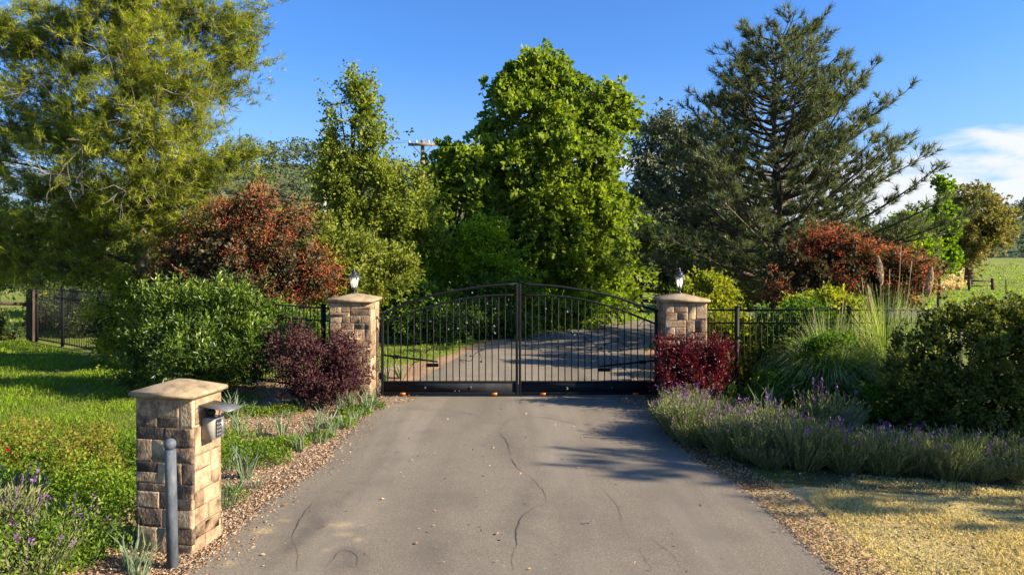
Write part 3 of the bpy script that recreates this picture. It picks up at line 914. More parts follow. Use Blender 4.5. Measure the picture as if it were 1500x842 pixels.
# --- understory beyond the gate
for lab, lb, d, mt in [('dark ivy-covered bank behind the left gate leaf', [(575, 476, 30, 20), (615, 470, 40, 26), (660, 468, 40, 26), (620, 435, 50, 20), (585, 440, 30, 22)], 21.5, 'ivy'),
                       ('shaded leafy shrub behind the centre posts of the gate', [(715, 466, 36, 24), (755, 460, 36, 26), (730, 430, 46, 20), (690, 470, 30, 14)], 22.6, 'ivy'),
                       ('bright green shrub at the foot of the tallest tree by the driveway bend', [(800, 452, 34, 22), (845, 450, 36, 20), (885, 448, 26, 16), (820, 470, 40, 12), (775, 468, 30, 14)], 25.2, 'fresh')]:
    plant('understory_shrub', lab, 'shrub', lb, d, mt, 15000, .11, W=.65, clump=.26, per=22, part='foliage', stem='stem', r0=.04, twigs=50)


# ------------------------------------------------------------ conifers
def pine_right(base, H, name, label, Rf, nwh=15, tuft_n=46, needle=.20, nw=.013, tilt=.55, dens=1.0, mat='pine_blue'):
    """long-needled pine: whorls of rising boughs with bottle-brush tufts"""
    reseed(label)
    root = empty(name, (base[0], base[1], 0), label, 'tree')
    wood_parts, TP, TD = [], [], []
    n = 14
    z = np.linspace(-.05, H * .97, n)
    ax = np.stack([np.sin(z * .7) * .08, np.cos(z * .6) * .08 - .08, z], -1)
    wood_parts.append(tube(ax, np.linspace(.20, .025, n), 8))
    fr = np.linspace(.13, .97, nwh)
    for wi, f in enumerate(fr):
        nb = int(rng.integers(5, 8)) if f < .9 else 5
        a0 = rng.uniform(0, 6.28)
        for b in range(nb):
            az = a0 + b * 6.283 / nb + rng.normal() * .2
            zf = np.clip(f + rng.normal() * .012, .05, .98)
            s = np.array([np.interp(zf * H, z, ax[:, q]) for q in range(3)])
            tip_f = min(1.02, zf + .10 + .10 * rng.random())
            rr = Rf(tip_f, az) * rng.uniform(.66, 1.12)
            L_ = max(.35, rr) * (1.0 if f < .35 else .92)
            rise = L_ * rng.uniform(.35, .75) * (tilt / .55) if f > .3 else L_ * rng.uniform(.1, .35)
            rise = min(rise, H * 1.02 - s[2])
            dirh = np.array([math.cos(az), math.sin(az), 0])
            sw = np.array([-dirh[1], dirh[0], 0]) * rng.normal() * .12 * L_
            tt = np.linspace(0, 1, 8)[:, None]
            pts = s + dirh * L_ * tt + sw * tt ** 2 + np.array([0, 0, 1]) * rise * (tt ** 1.7)
            wood_parts.append(tube(pts, np.linspace(.02 + .014 * L_, .010, 8), 5))
            # secondary shoots
            ns = max(4, int(L_ / .25 * dens))
            for q in range(ns):
                t = .28 + .72 * (q + rng.random()) / ns
                p = np.array([np.interp(t, tt[:, 0], pts[:, c]) for c in range(3)])
                sl = rng.uniform(.3, .95) * (1.15 - t * .5) * min(1, L_ / 1.5 + .35)
                sd_ = unit(dirh * .7 + np.array([-dirh[1], dirh[0], 0]) * rng.choice([-1, 1]) * rng.uniform(.4, 1.2) + np.array([0, 0, rng.uniform(.1, .8)]))
                e = p + sd_ * sl + np.array([0, 0, .12 * sl])
                m_ = (p + e) / 2 - np.array([0, 0, .05])
                wood_parts.append(tube([p, m_, e], [.012, .009, .007], 3, False))
                TP.append(e); TD.append(unit(e - m_ + np.array([0, 0, .15])))
                TP.append(e - (e - m_) * .45); TD.append(unit(e - p))
                if sl > .45:
                    for _ in range(2):
                        g = m_ + rdir(1)[0] * .18 + np.array([0, 0, .12])
                        wood_parts.append(tube([m_, g], [.007, .005], 3, False))
                        TP.append(g); TD.append(unit(g - m_ + sd_ * .15))
            TP.append(pts[-1]); TD.append(unit(pts[-1] - pts[-2]))
    TP, TD = np.array(TP), np.array(TD)
    V, Fc, T = tufts(TP, TD, tuft_n, needle, nw, spread=.85, seg=.14)
    link('crown', fmesh('crown', V, Fc, T), M[mat], root)
    sel = rng.random(len(TP)) < .45
    V, Fc, T = leaves(TP[sel], TD[sel] + [0, 0, .8], .13, .14, .3)
    tag(link('shoot', fmesh('shoot', V, Fc, T), M['candle'], root), kind='stuff')
    V, Fc, _ = cat_arr(wood_parts)
    link('trunk', fmesh('trunk', V, Fc, smooth=True), M['bark'], root)
    return root, len(TP)


def Rmain(f, az):
    # crown half-width in metres against height fraction, wider low on the right
    r = np.interp(f, [0, .12, .3, .45, .6, .72, .82, .92, 1.02], [1.8, 3.5, 4.35, 4.3, 4.0, 3.5, 2.7, 2.0, 1.1])
    return r * (1.0 + .05 * math.cos(az))


PR = pine_right((8.1, 21.0), 9.6, 'pine_tree', 'large dark blue-green pine with upswept long-needled branches right of the gate', Rmain, nwh=29, tuft_n=22, needle=.24, nw=.021)
pine_right((12.9, 6.1), 5.65, 'pine_tree', 'pine outside the right edge of the view whose boughs shade the driveway',
           lambda f, az: np.interp(f, [0, .2, .5, .8, 1], [.4, .7, 1.2, 1.6, .5]), nwh=10, tuft_n=26, needle=.22, nw=.022, dens=.8)


def pine_left():
    reseed('pine left')
    d = 17.0
    lb = [(225, 5, 90, 45), (310, 18, 60, 30), (350, 30, 34, 20), (150, 20, 70, 45), (75, 30, 60, 36), (25, 45, 40, 26), (225, 75, 90, 40, -1), (320, 75, 50, 26), (360, 88, 26, 18, -.5),
          (100, 95, 60, 34), (170, 120, 70, 40, -1.2), (270, 125, 60, 34, -1.2), (320, 130, 34, 20), (60, 150, 50, 34), (130, 175, 60, 36), (215, 185, 70, 36, -1.4), (285, 180, 40, 26, -.6),
          (20, 190, 34, 30), (85, 215, 60, 34), (165, 235, 70, 34, -1.2), (250, 240, 60, 34, -1.3), (320, 238, 40, 22, -.8), (355, 225, 20, 14, -.8), (50, 265, 44, 26), (120, 290, 60, 30), (200, 295, 60, 34, -1),
          (280, 292, 60, 34, -1.2), (335, 300, 30, 26, -1), (60, 330, 60, 30), (150, 345, 70, 32), (240, 345, 60, 30, -.6), (20, 380, 60, 30), (110, 385, 60, 26), (-30, 60, 60, 50), (-40, 230, 50, 60), (-50, 330, 60, 50)]
    lw = lobes_world(lb, d, .9)
    bx, by = -9.6, 17.6
    root = empty('pine_tree', (bx, by, 0), 'huge airy yellow-green pine with bare pale twigs rising out of the top left corner', 'tree')
    off = np.array([bx, by, 0])
    Pt, D, tone, C_ = crown_points(lw, 1900, .36, 13, .8, .3, .6, rough=1.1, holes=-.3, hs=1.1, spray=(2.2, .2, .1))
    trunk = np.array([bx, by, 0])
    out = unit((Pt - trunk) * [1, 1, .1])
    D = out * .6 + rdir(len(Pt)) * .75 + [0, 0, .3]
    sh = leaves(Pt - off - unit(D) * .2, D + rdir(len(Pt)) * .2, .26, .05, .02)
    link('shoot', fmesh('shoot', *sh), M['twig_brown'], root)['kind'] = 'stuff'
    V, Fc, T = tufts(Pt - off, D, 11, .13, .013, spread=.85, seg=.2)
    link('crown', fmesh('crown', V, Fc, T), M['pine_yellow'], root)
    parts, pale = [], []
    z = np.linspace(-.05, 10.5, 12)
    ax = np.stack([np.sin(z * .5) * .12, np.cos(z * .4) * .1 - .1, z], -1)
    parts.append(tube(ax, np.linspace(.22, .06, 12), 9))
    for (c, r) in lw:
        c = c - off
        zs = np.clip(c[2] - .25 * np.hypot(c[0], c[1]), .6, 10)
        s = np.array([np.interp(zs, z, ax[:, 0]), np.interp(zs, z, ax[:, 1]), zs])
        e = c + (c - s) * .08
        mid = (s + e) / 2 + [0, 0, .15]
        bz = smooth_poly([s, mid, e], .35)
        parts.append(tube(bz, np.linspace(.055, .012, len(bz)), 5))
        dd = np.linalg.norm((C_ - off - c) / r, axis=1)
        for q in np.argsort(dd)[:14]:
            f = rng.random() * .8 + .1
            a = bz[int(f * (len(bz) - 1))]
            e2 = C_[q] - off
            parts.append(tube([a, (a + e2) / 2 + rng.normal(size=3) * .06, e2], [.012, .009, .005], 3, False))
    # bare pale twigs, sprays that show between the needles
    for (px, py) in [(155, 60), (210, 165), (175, 205), (120, 215), (110, 230), (60, 120), (95, 180), (270, 140), (300, 318), (230, 200), (140, 265), (180, 280), (240, 90), (75, 250), (205, 185)]:
        c = P(px + rng.normal() * 6, py, d - 1.9 + rng.random() * 1.3) - off
        for q in range(8):
            v = unit(np.array([rng.normal() * .9, rng.normal() * .5, -abs(rng.normal()) * .8 + .25]))
            L_ = rng.uniform(.35, 1.2)
            p1 = c + v * L_ * .5 + rng.normal(size=3) * .05
            p2 = p1 + unit(v + [0, 0, -.5]) * L_ * .5
            pale.append(tube([c, p1, p2], [.007, .0045, .002], 3, False))
            for _ in range(2):
                w = unit(v + rng.normal(size=3) * .7)
                pale.append(tube([p1, p1 + w * .2 + rng.normal(size=3) * .03, p1 + w * .4], [.006, .005, .002], 3, False))
    V, Fc, _ = cat_arr(parts)
    link('trunk', fmesh('trunk', V, Fc, smooth=True), M['bark'], root)
    V, Fc, _ = cat_arr(pale)
    tag(link('bare_twig', fmesh('bare_twig', V, Fc), M['twig_pale'], root), kind='stuff')


pine_left()
# trees outside the right edge, whose shade falls on the bed
plant('broadleaf_tree', 'broadleaf tree outside the right edge of the view shading the planting bed', 'tree',
      [(2340, 250, 150, 110), (2270, 270, 150, 110), (2500, 250, 140, 120), (2260, 340, 190, 100), (2140, 340, 140, 90), (2290, 200, 110, 65)], 8.4, 'dark_leaf', 8000, .24, W=.7, clump=.4, per=26, ry=.6, base=(13.4, 8.5), r0=.16, twigs=60)


# ------------------------------------------------------------ shrubs
def shrub(*a, **k):
    k.setdefault('part', 'foliage'); k.setdefault('stem', 'stem'); k.setdefault('r0', .035); k.setdefault('twigs', 60)
    return plant(*a, **k)


# laurel, front left
rt, lw, C_, off = shrub('laurel_bush', 'broad glossy green laurel bush left of the dark red shrub, behind the stone keypad pillar', 'bush',
      [(230, 470, 40, 34), (280, 452, 46, 30), (330, 460, 46, 34), (370, 480, 34, 34), (225, 515, 38, 34), (280, 510, 60, 40, -.5), (340, 520, 56, 40, -.4), (385, 520, 22, 30), (250, 548, 46, 20, -.3),
       (320, 552, 60, 20, -.5), (195, 540, 20, 30)],
      13.6, 'laurel', 27000, .09, W=.36, clump=.2, per=20, zmin=.12, shell=.5, holes=-.2, spray=(2.4, .9, .0))
sel = (C_[:, 2] > .9) & (rng.random(len(C_)) < .35)
cc = C_[sel] + [0, 0, .18]
pt = np.repeat(cc, 12, 0) + rng.normal(size=(len(cc) * 12, 3)) * [.03, .03, .06]
V, Fc, T = leaves(pt - off, rdir(len(pt)) * .6 + [0, 0, .9], .085, .36, .1)
link('new_shoot', fmesh('new_shoot', V, Fc, T), M['laurel_tip'], rt)
shrub('leafy_shrub', 'loose golden-tipped shrub in front of the far left iron fence', 'shrub',
      [(175, 420, 26, 20), (205, 432, 26, 24), (165, 450, 24, 24), (200, 470, 30, 26), (150, 480, 16, 24), (175, 505, 26, 20), (225, 450, 22, 30)], 16.4, 'yellow_shrub', 9000, .09, W=.5, clump=.24, per=18, shell=.3)
shrub('leafy_shrub', 'dark loose shrub in shade right of the golden-tipped one, behind the laurel', 'shrub',
      [(235, 420, 34, 30), (215, 470, 40, 36), (170, 480, 30, 34), (260, 460, 40, 30)], 17.2, 'dark_leaf', 10000, .09, W=.5, clump=.26, per=20)


def smoke(label, lobes, d, nl, npl, base, right=1.0):
    rt, lw, C_, off = plant('smoke_bush', label, 'bush', lobes, d, 'smoke_leaf', int(nl * .8), .085, W=.75, clump=.2, per=22, holes=-.2, hs=.8, spray=(2.6, .6, .0), rough=1.6, base=base, r0=.07, part='foliage', stem='stem', twigs=90)
    per = 17
    ctr = np.array([c for c, r in lw]).mean(0) - [0, .3, .8]
    O = unit(C_ - ctr)
    near = np.array([min(np.linalg.norm((q - c) / r) for c, r in lw) for q in C_])
    w = O[:, 0] * .4 + O[:, 2] * .6 - O[:, 1] * .25 + .9 * noise3(C_, 1.1) + .7 * near
    top = np.argsort(-w)[:int(len(w) * .6)]
    rp_ = max(1, int(round(npl * 1.15 / per / len(top))))
    Cc = np.repeat(C_[top], rp_, 0) + rng.normal(size=(len(top) * rp_, 3)) * .10
    O = np.repeat(O[top], rp_, 0)
    Cc = Cc + O * .12
    pt = np.repeat(Cc, per, 0) + rng.normal(size=(len(Cc) * per, 3)) * .06 + np.repeat(unit(O + [0, 0, .4]), per, 0) * rng.uniform(-.05, .2, (len(Cc) * per, 1))
    V, Fc, T = leaves(pt - off, rdir(len(pt)) + np.repeat(O, per, 0) * .5, .052 * rng.uniform(.5, 1.5, len(pt)), .3, .1,
                      tone=np.clip(np.repeat(rng.random(len(Cc)), per) * .6 + rng.random(len(pt)) * .4, 0, 1))
    link('flower_plume', fmesh('flower_plume', V, Fc, T), M['smoke_plume'], rt)


smoke('tall red and purple smoke bush left of the gate behind the iron fence',
      [(372, 308, 26, 16), (350, 330, 40, 22), (400, 325, 34, 22), (425, 345, 26, 22), (330, 355, 50, 26), (385, 362, 50, 28), (440, 375, 28, 24), (275, 375, 34, 22), (250, 400, 26, 24), (300, 400, 50, 26),
       (360, 405, 60, 28), (430, 408, 44, 26), (465, 415, 24, 20), (400, 440, 70, 24), (300, 435, 60, 22)], 15.6, 26000, 21000, (-5.8, 15.7))
smoke('wide low red smoke bush under the large pine, behind the pampas grass',
      [(1205, 360, 24, 16), (1190, 378, 34, 18), (1240, 380, 36, 20), (1275, 385, 34, 18), (1155, 395, 26, 16), (1305, 398, 34, 18), (1215, 408, 60, 22), (1335, 412, 28, 18), (1165, 425, 40, 22), (1285, 422, 60, 20),
       (1350, 425, 18, 12), (1230, 440, 60, 18)], 16.6, 22000, 15000, (8.2, 16.8))
shrub('dark_red_shrub', 'dark purple-red shrub at the foot of the left gate pillar', 'shrub',
      [(440, 515, 32, 20), (485, 515, 34, 20), (425, 540, 24, 26), (470, 545, 50, 28, -.2), (515, 535, 22, 26), (455, 570, 40, 18, -.2), (505, 568, 30, 18, -.2)], 12.3, 'plum', 19000, .055, W=.5, clump=.15, per=20, zmin=.08, shell=.35, holes=-.05, hs=.5, rough=1.3, spray=(2.6, .6, 0))
shrub('leafy_shrub', 'shaded green shrub between the left gate pillar and the laurel, against the iron fence', 'shrub',
      [(440, 480, 40, 20), (405, 470, 26, 24), (465, 500, 30, 18)], 14.3, 'bed_green', 6500, .08, W=.5, clump=.2, per=18)
shrub('photinia_bush', 'glossy crimson-leaved bush hiding the foot of the right gate pillar', 'bush',
      [(988, 510, 18, 12), (985, 530, 22, 18), (1010, 535, 24, 20), (1050, 515, 16, 14), (1048, 538, 22, 20), (990, 560, 24, 18, -.1), (1025, 562, 30, 20, -.1), (1055, 560, 14, 16)], 12.15, 'photinia', 17000, .055, W=.42, clump=.13, per=18, zmin=.08, shell=.35, holes=-.1, hs=.5, rough=1.8, spray=(2.4, .7, 0))
# along the right fence
shrub('golden_shrub', 'yellow-green rounded shrub directly behind the right gate pillar', 'shrub',
      [(1030, 415, 26, 10), (1015, 428, 20, 14), (1050, 425, 22, 16), (1035, 442, 30, 14), (1040, 465, 30, 20), (1045, 500, 30, 30)], 16.2, 'yellow_shrub', 10000, .09, W=.55, clump=.2, per=18)
shrub('climbing_shrub', 'bright yellow-green climber behind the iron pickets nearest the right gate pillar', 'shrub',
      [(1060, 480, 22, 26), (1085, 500, 24, 26), (1070, 535, 26, 26), (1100, 540, 20, 24), (1095, 480, 16, 20)], 13.5, 'yellow_shrub', 9500, .07, W=.6, clump=.16, per=16, shell=.3)
shrub('leafy_shrub', 'dark dense shrub behind the middle of the right iron fence', 'shrub',
      [(1130, 480, 30, 24), (1165, 470, 34, 24), (1150, 515, 46, 30), (1200, 490, 34, 34), (1125, 535, 30, 26), (1190, 530, 40, 26)], 13.6, 'bed_green', 17000, .07, W=.6, clump=.18, per=20)
shrub('golden_shrub', 'upright yellow-green shrub above the right fence left of the pampas grass', 'shrub',
      [(1205, 432, 18, 12), (1180, 448, 30, 12), (1225, 445, 22, 14), (1245, 462, 24, 16), (1195, 465, 40, 14)], 14.6, 'yellow_shrub', 10000, .08, W=.5, clump=.17, per=18)
shrub('bed_shrub', 'low yellow-flowered green shrub behind the lavender right of the crimson bush', 'shrub',
      [(1130, 565, 24, 16), (1165, 560, 26, 18), (1110, 585, 30, 14), (1160, 585, 34, 12), (1065, 590, 20, 14)], 12.0, 'bed_green', 9500, .055, W=.5, clump=.13, per=18)
shrub('bed_shrub', 'fresh green shrub in front of the pampas grass', 'shrub',
      [(1225, 505, 26, 16), (1255, 560, 24, 22), (1240, 585, 30, 18), (1200, 575, 28, 20), (1205, 520, 28, 20)], 11.9, 'bed_green', 9500, .055, W=.5, clump=.14, per=18)
shrub('leafy_shrub', 'dark shrub seen through the far left iron fence, nearest the wooden post', 'shrub',
      [(75, 450, 22, 24), (100, 470, 26, 22), (60, 480, 18, 16)], 24.5, 'dark_leaf', 7000, .1, W=.5, clump=.25, per=20)
shrub('leafy_shrub', 'dark shrub seen through the far left iron fence, right of its middle post', 'shrub',
      [(130, 445, 30, 30), (150, 475, 30, 20), (120, 478, 24, 16)], 23.0, 'dark_leaf', 8000, .1, W=.5, clump=.25, per=20)
shrub('leafy_shrub', 'low dark shrub on the lawn beneath the wooden rail at the far left', 'shrub',
      [(5, 478, 20, 10), (-15, 472, 24, 14), (18, 488, 14, 6)], 22.2, 'dark_leaf', 3500, .09, W=.5, clump=.2, per=18)
shrub('bed_shrub', 'low shaded green shrub between the pampas grass and the very large dark bush', 'shrub',
      [(1280, 585, 26, 16), (1310, 600, 26, 14), (1265, 605, 22, 12)], 11.2, 'bed_green', 6500, .055, W=.5, clump=.14, per=18)
# the big dark bush
shrub('evergreen_bush', 'very large dark shaded evergreen bush at the right edge beside the lavender', 'bush',
      [(1455, 474, 62, 30), (1520, 470, 70, 32), (1395, 486, 46, 28), (1345, 515, 38, 30), (1420, 530, 70, 46, -.4), (1500, 540, 80, 50, -.4), (1350, 560, 50, 40, -.3), (1430, 590, 70, 44, -.6), (1510, 610, 80, 44, -.6),
       (1365, 605, 46, 36, -.5), (1600, 520, 90, 70), (1600, 600, 80, 50), (1440, 635, 60, 26, -.8), (1330, 590, 24, 26)],
      11.0, 'dark_bush', 44000, .068, W=.62, clump=.16, per=26, zmin=.08, shell=.66, rough=.45, holes=-.45, spray=(1.5, .3, 0))


# ------------------------------------------------------------ pampas grass
def pampas(px, py, d, label, H, n, plumes, Rr):
    reseed(label)
    b = P(px, py, d); b[2] = 0
    root = empty('pampas_grass', b, label, 'grass clump')
    a = rng.uniform(0, 6.283, n)
    out = np.stack([np.cos(a), np.sin(a), np.zeros(n)], -1)
    L_ = H * rng.uniform(.55, 1.15, n)
    sp = rng.uniform(.02, 1, n) ** .65
    base = out * (rng.random((n, 1)) * .22) + [0, 0, .0]
    ts = [0, .35, .65, .85, 1.0]
    W = .017
    side = np.stack([-out[:, 1], out[:, 0], np.zeros(n)], -1)
    rings = []
    for t in ts:
        r = Rr * sp * (t ** 1.5)
        zz = L_ * (t - .66 * sp * t ** 3)
        c = base + out * r[:, None] + np.stack([np.zeros(n), np.zeros(n), zz], -1)
        w = W * (1 - t * .85)
        rings += [c - side * w / 2, c + side * w / 2]
    V = np.stack(rings, 1).reshape(-1, 3)
    i = np.arange(n)[:, None] * 10
    Fs = []
    for k in range(4):
        Fs += [i + [2 * k, 2 * k + 1, 2 * k + 3], i + [2 * k, 2 * k + 3, 2 * k + 2]]
    Fc = np.stack(Fs, 1).reshape(-1, 3)
    T = np.repeat(rng.random(n), 8)
    link('leaf_blade', fmesh('leaf_blade', V, Fc, T), M['pampas'], root)
    for (dx, z0, z1, fl) in plumes:
        top = np.array([dx, 0, z1]); s = np.array([dx * .3, 0, .3])
        V, Fc = tube(smooth_poly([s, (s + top) / 2 + [dx * .1, 0, .1], top], .3), .006, 4)
        st = link('stalk', fmesh('stalk', V, Fc), M['plume'], root)
        if fl:
            m = 420
            t = rng.random(m)
            ax = np.stack([np.full(m, dx), np.zeros(m), z1 - .42 + t * .5], -1)
            ax[:, 0] += (t - .5) * .06 * np.sign(dx + .01)
            rad = .028 * np.sin(np.pi * np.clip(t * .9 + .08, 0, 1)) + .005
            q = rdir(m) * rad[:, None] * [1, 1, .3]
            V, Fc, T = leaves(ax + q, q * 2 + [0, 0, .14], .08, .16, .05)
            link('plume', fmesh('plume', V, Fc, T), M['plume'], st)
    return root


pampas(1297, 560, 12.9, 'tall green pampas grass with cream plumes behind the dark bush', 2.25, 2300,
       [(-.30, 0, 2.0, 1), (.08, 0, 2.45, 0), (-.1, 0, 2.55, 1), (.85, 0, 2.35, 1), (.3, 0, 2.9, 0), (.5, 0, 2.6, 0), (-.45, 0, 2.3, 0)], 1.75)
pampas(1215, 560, 12.3, 'arching grey-green pampas grass left of the plumed one, against the iron fence', 1.75, 2000, [(.25, 0, 1.9, 0), (-.3, 0, 1.8, 0)], 1.35)
pampas(1345, 520, 13.6, 'pampas grass half hidden behind the right-hand dark bush', 1.8, 1300, [(.1, 0, 2.1, 0)], 1.2)


# ------------------------------------------------------------ lavender, iris leaves, weeds
def lavender_mesh(seed, R_=.48, H=.37, nst=300, flow=.35):
    a = rng.uniform(0, 6.283, nst)
    r = np.sqrt(rng.random(nst)) * .32
    lean = r / .32
    b = np.stack([np.cos(a) * r * .5, np.sin(a) * r * .5, np.full(nst, .02)], -1)
    d = unit(np.stack([np.cos(a) * lean * .75, np.sin(a) * lean * .75, np.full(nst, 1.0)], -1) + rng.normal(size=(nst, 3)) * .12)
    L_ = H * rng.uniform(.7, 1.15, nst)
    k = 9
    t = np.tile(np.linspace(.25, 1, k), nst)
    p = np.repeat(b, k, 0) + np.repeat(d, k, 0) * (np.repeat(L_, k) * t)[:, None]
    dd = np.repeat(d, k, 0) + rdir(nst * k) * .55
    lf = leaves(p, dd, .05 * rng.uniform(.7, 1.3, nst * k), .2, .08, np.clip(np.repeat(rng.random(nst), k) * .6 + rng.random(nst * k) * .4, 0, 1))
    st = blades(b, d, L_, .006, .05)
    sel = rng.random(nst) < flow
    q = b[sel] + d[sel] * L_[sel][:, None]
    up = d[sel] + [0, 0, .5]
    fp = np.repeat(q, 7, 0) + np.repeat(unit(up), 7, 0) * rng.uniform(.04, .13, (len(q) * 7, 1)) + rng.normal(size=(len(q) * 7, 3)) * .006
    fl = leaves(fp, rdir(len(fp)) + [0, 0, .8], .028, .6, .1)
    stem2 = blades(q, up, .1, .004, .02)
    V, Fc, T = cat_arr([lf, st, stem2])
    m1 = fmesh('foliage', V, Fc, T)
    m1.materials.append(M['lav_leaf'])
    m2 = fmesh('flower', *fl)
    m2.materials.append(M['lav_flower'])
    return m1, m2


reseed('lavender')
LV = [lavender_mesh(i, flow=f) for i, f in enumerate((.09, .03, .006, .05, .015))]


def place_lav(x, y, v, s, label, group, rz):
    r = empty('lavender_bush', (x, y, 0), label, 'lavender', group, rz)
    r.scale = (s, s, s * random.uniform(.8, 1.25))
    r.rotation_euler = (random.uniform(-.12, .12), random.uniform(-.12, .12), rz)
    v = (v, v, v + 3 if v < 2 else 4)[random.randrange(3)]
    link('foliage', LV[v][0], None, r)
    tag(link('flower', LV[v][1], None, r), kind='stuff')


front = smooth_poly([G(992, 642), G(1018, 662), G(1060, 676), G(1120, 690), G(1190, 700), G(1260, 704), G(1330, 708), G(1400, 712), G(1480, 716), G(1560, 718)], .1)
ORD = ['first', 'second', 'third', 'fourth', 'fifth', 'sixth', 'seventh', 'eighth', 'ninth', 'tenth', 'eleventh', 'twelfth', 'thirteenth']
fl_len = np.concatenate([[0], np.cumsum(np.linalg.norm(np.diff(front, axis=0), axis=1))])
for row, (offy, n, v, sc) in enumerate([(.34, 13, 1, 1.0), (.74, 13, 2, 1.0), (1.2, 11, 0, 1.1), (1.7, 9, 0, 1.15)]):
    for q in range(n):
        s = (q + .5 * (row % 2) + .2) / n * fl_len[-1]
        x = np.interp(s, fl_len, front[:, 0]) + random.uniform(-.1, .1) + (0, .12, .4, .55)[row]; y = np.interp(s, fl_len, front[:, 1]) + offy + random.uniform(-.08, .08)
        if x > 5.0 and row >= 2: continue
        vv = 0 if (x < 3.3 and row) else v
        lab = ('sunlit lavender bush at the left tip of the planting bed' if x < 3.3 else
               'lavender bush in the front row along the dry verge' if row == 0 else 'shaded lavender bush in the back rows of the planting bed')
        grp = lab.replace('bush', 'bushes')
        if row == 0:
            lab = '%s lavender bush from the driveway in the front row beside the dry verge' % ORD[q]
            grp = 'lavender bushes in the front row along the dry verge'
        place_lav(x, y, vv, sc * random.uniform(.78, 1.22), lab, grp, random.uniform(0, 6.28))
for q, (px, py, s) in enumerate([(35, 850, .75), (75, 815, .62), (5, 790, .7), (-30, 800, .8), (120, 790, .5), (20, 750, .55)]):
    x, y = G(px, py + 15)
    place_lav(x, y, 0, s * 1.55, 'purple-flowered lavender bush in the weedy corner left of the keypad pillar', 'lavender bushes in the near left corner', random.uniform(0, 6.28))


def strap_mesh(H=.42, n=26):
    a = rng.uniform(0, 6.283, n)
    b = np.stack([np.cos(a), np.sin(a), np.zeros(n)], -1) * rng.uniform(.01, .08, (n, 1))
    d = np.stack([np.cos(a) * .35, np.sin(a) * .35, np.ones(n)], -1) + rng.normal(size=(n, 3)) * .15
    V, Fc, T = blades(b, d, H * rng.uniform(.6, 1.15, n), .016, .28)
    me = fmesh('strap_leaves', V, Fc, T); me.materials.append(M['strap']); return me


SM = [strap_mesh(), strap_mesh(.36, 18), strap_mesh(.5, 32)]
clumps = [(345, 725), (378, 715), (360, 700), (330, 745), (470, 650), (490, 640), (505, 628), (520, 618), (535, 606), (545, 598), (528, 598), (440, 662), (455, 640), (425, 612), (445, 602), (465, 600), (490, 600),
          (505, 606), (410, 600), (395, 605), (352, 640), (385, 640), (400, 655), (335, 610), (365, 605), (470, 615), (515, 592), (548, 588), (480, 625), (415, 640), (330, 690), (350, 672)]
for q, (px, py) in enumerate(clumps):
    x, y = G(px + random.uniform(-3, 3), py)
    o = tag(link('daffodil_clump', SM[q % 3], None, None, (x, y, 0)), 'clump of blue-green strap leaves in the mulch bed left of the driveway', 'plant', 'strap-leaved clumps in the mulch bed')
    o.rotation_euler = (0, 0, random.uniform(0, 6.28)); o.scale = [random.uniform(.6, 1.05)] * 3
for q, (px, py) in enumerate([(190, 838), (140, 820), (205, 850), (80, 790)]):
    x, y = G(px, py)
    o = tag(link('daffodil_clump', SM[2], None, None, (x, y, 0)), 'clump of strap leaves among the weeds left of the bollard', 'plant', 'strap-leaved clumps near the bollard')
    o.rotation_euler = (0, 0, random.uniform(0, 6.28)); o.scale = [random.uniform(.7, .95)] * 3
for q, (x, y) in enumerate([(-2.75, 14.6), (-2.45, 15.0), (-3.0, 15.1), (3.05, 14.4), (3.3, 14.9)]):
    lab = 'tuft of strap leaves behind the %s end of the gate' % ('left' if x < 0 else 'right')
    o = tag(link('daffodil_clump', SM[2], None, None, (x, y, 0)), lab, 'plant', lab.replace('tuft', 'tufts'))
    o.rotation_euler = (0, 0, q * 1.3)
for q, (px, py) in enumerate([(1145, 610), (1170, 600), (1130, 620), (1215, 600), (1250, 610), (1060, 605)]):
    x, y = G(px, py)
    o = tag(link('iris_clump', SM[2], None, None, (x, y + .3, 0)), 'clump of sword leaves rising behind the lavender', 'plant', 'sword-leaved clumps behind the lavender')
    o.rotation_euler = (0, 0, q * 1.7); o.scale = (1.35, 1.35, 1.35)


def scatter(poly, n, near=(0, 0), pow_=2.0, d0=6.0):
    """random ground points, thinner with distance"""
    poly = np.asarray(poly)
    lo, hi = poly.min(0), poly.max(0)
    out = []
    tot = 0
    while tot < n:
        x = rng.uniform(lo[0], hi[0], n * 2); y = rng.uniform(lo[1], hi[1], n * 2)
        k = inside(x, y, poly) & (rng.random(n * 2) < (d0 / np.maximum(d0, np.hypot(x, y))) ** pow_)
        k &= np.abs(x) < y * .82 + 1.2
        out.append(np.stack([x[k], y[k]], -1)); tot += k.sum()
        if not k.any(): break
    return np.concatenate(out)[:n]


def zs(p, z=0.0):
    return np.c_[p, terrain(p[:, 0], p[:, 1]) + z]


def grass(name, poly, n, h, w, mat, lean=.35, bend=.35, d0=6., pow_=1.6, clump=True, excl=()):
    p = scatter(poly, n, d0=d0, pow_=pow_)
    for e in excl:
        p = p[~inside(p[:, 0], p[:, 1], e)]
    f = .75 + .5 * np.sin(p[:, 0] * 2.3 + np.sin(p[:, 1] * 1.7)) * np.sin(p[:, 1] * 1.9 + np.sin(p[:, 0] * 1.3))
    hh = h * rng.uniform(.5, 1.25, len(p)) * (f if clump else 1)
    D = rng.normal(size=(len(p), 3)) * lean; D[:, 2] = 1
    ds = np.hypot(p[:, 0], p[:, 1])
    V, Fc, T = blades(zs(p), D, hh, w * np.maximum(1, ds / 9), bend, tone=np.clip(.5 * rng.random(len(p)) + .25 * f + .1 * rng.normal(size=len(p)), 0, 1))
    return tag(link(name, fmesh(name, V, Fc, T), M[mat]), kind='stuff')


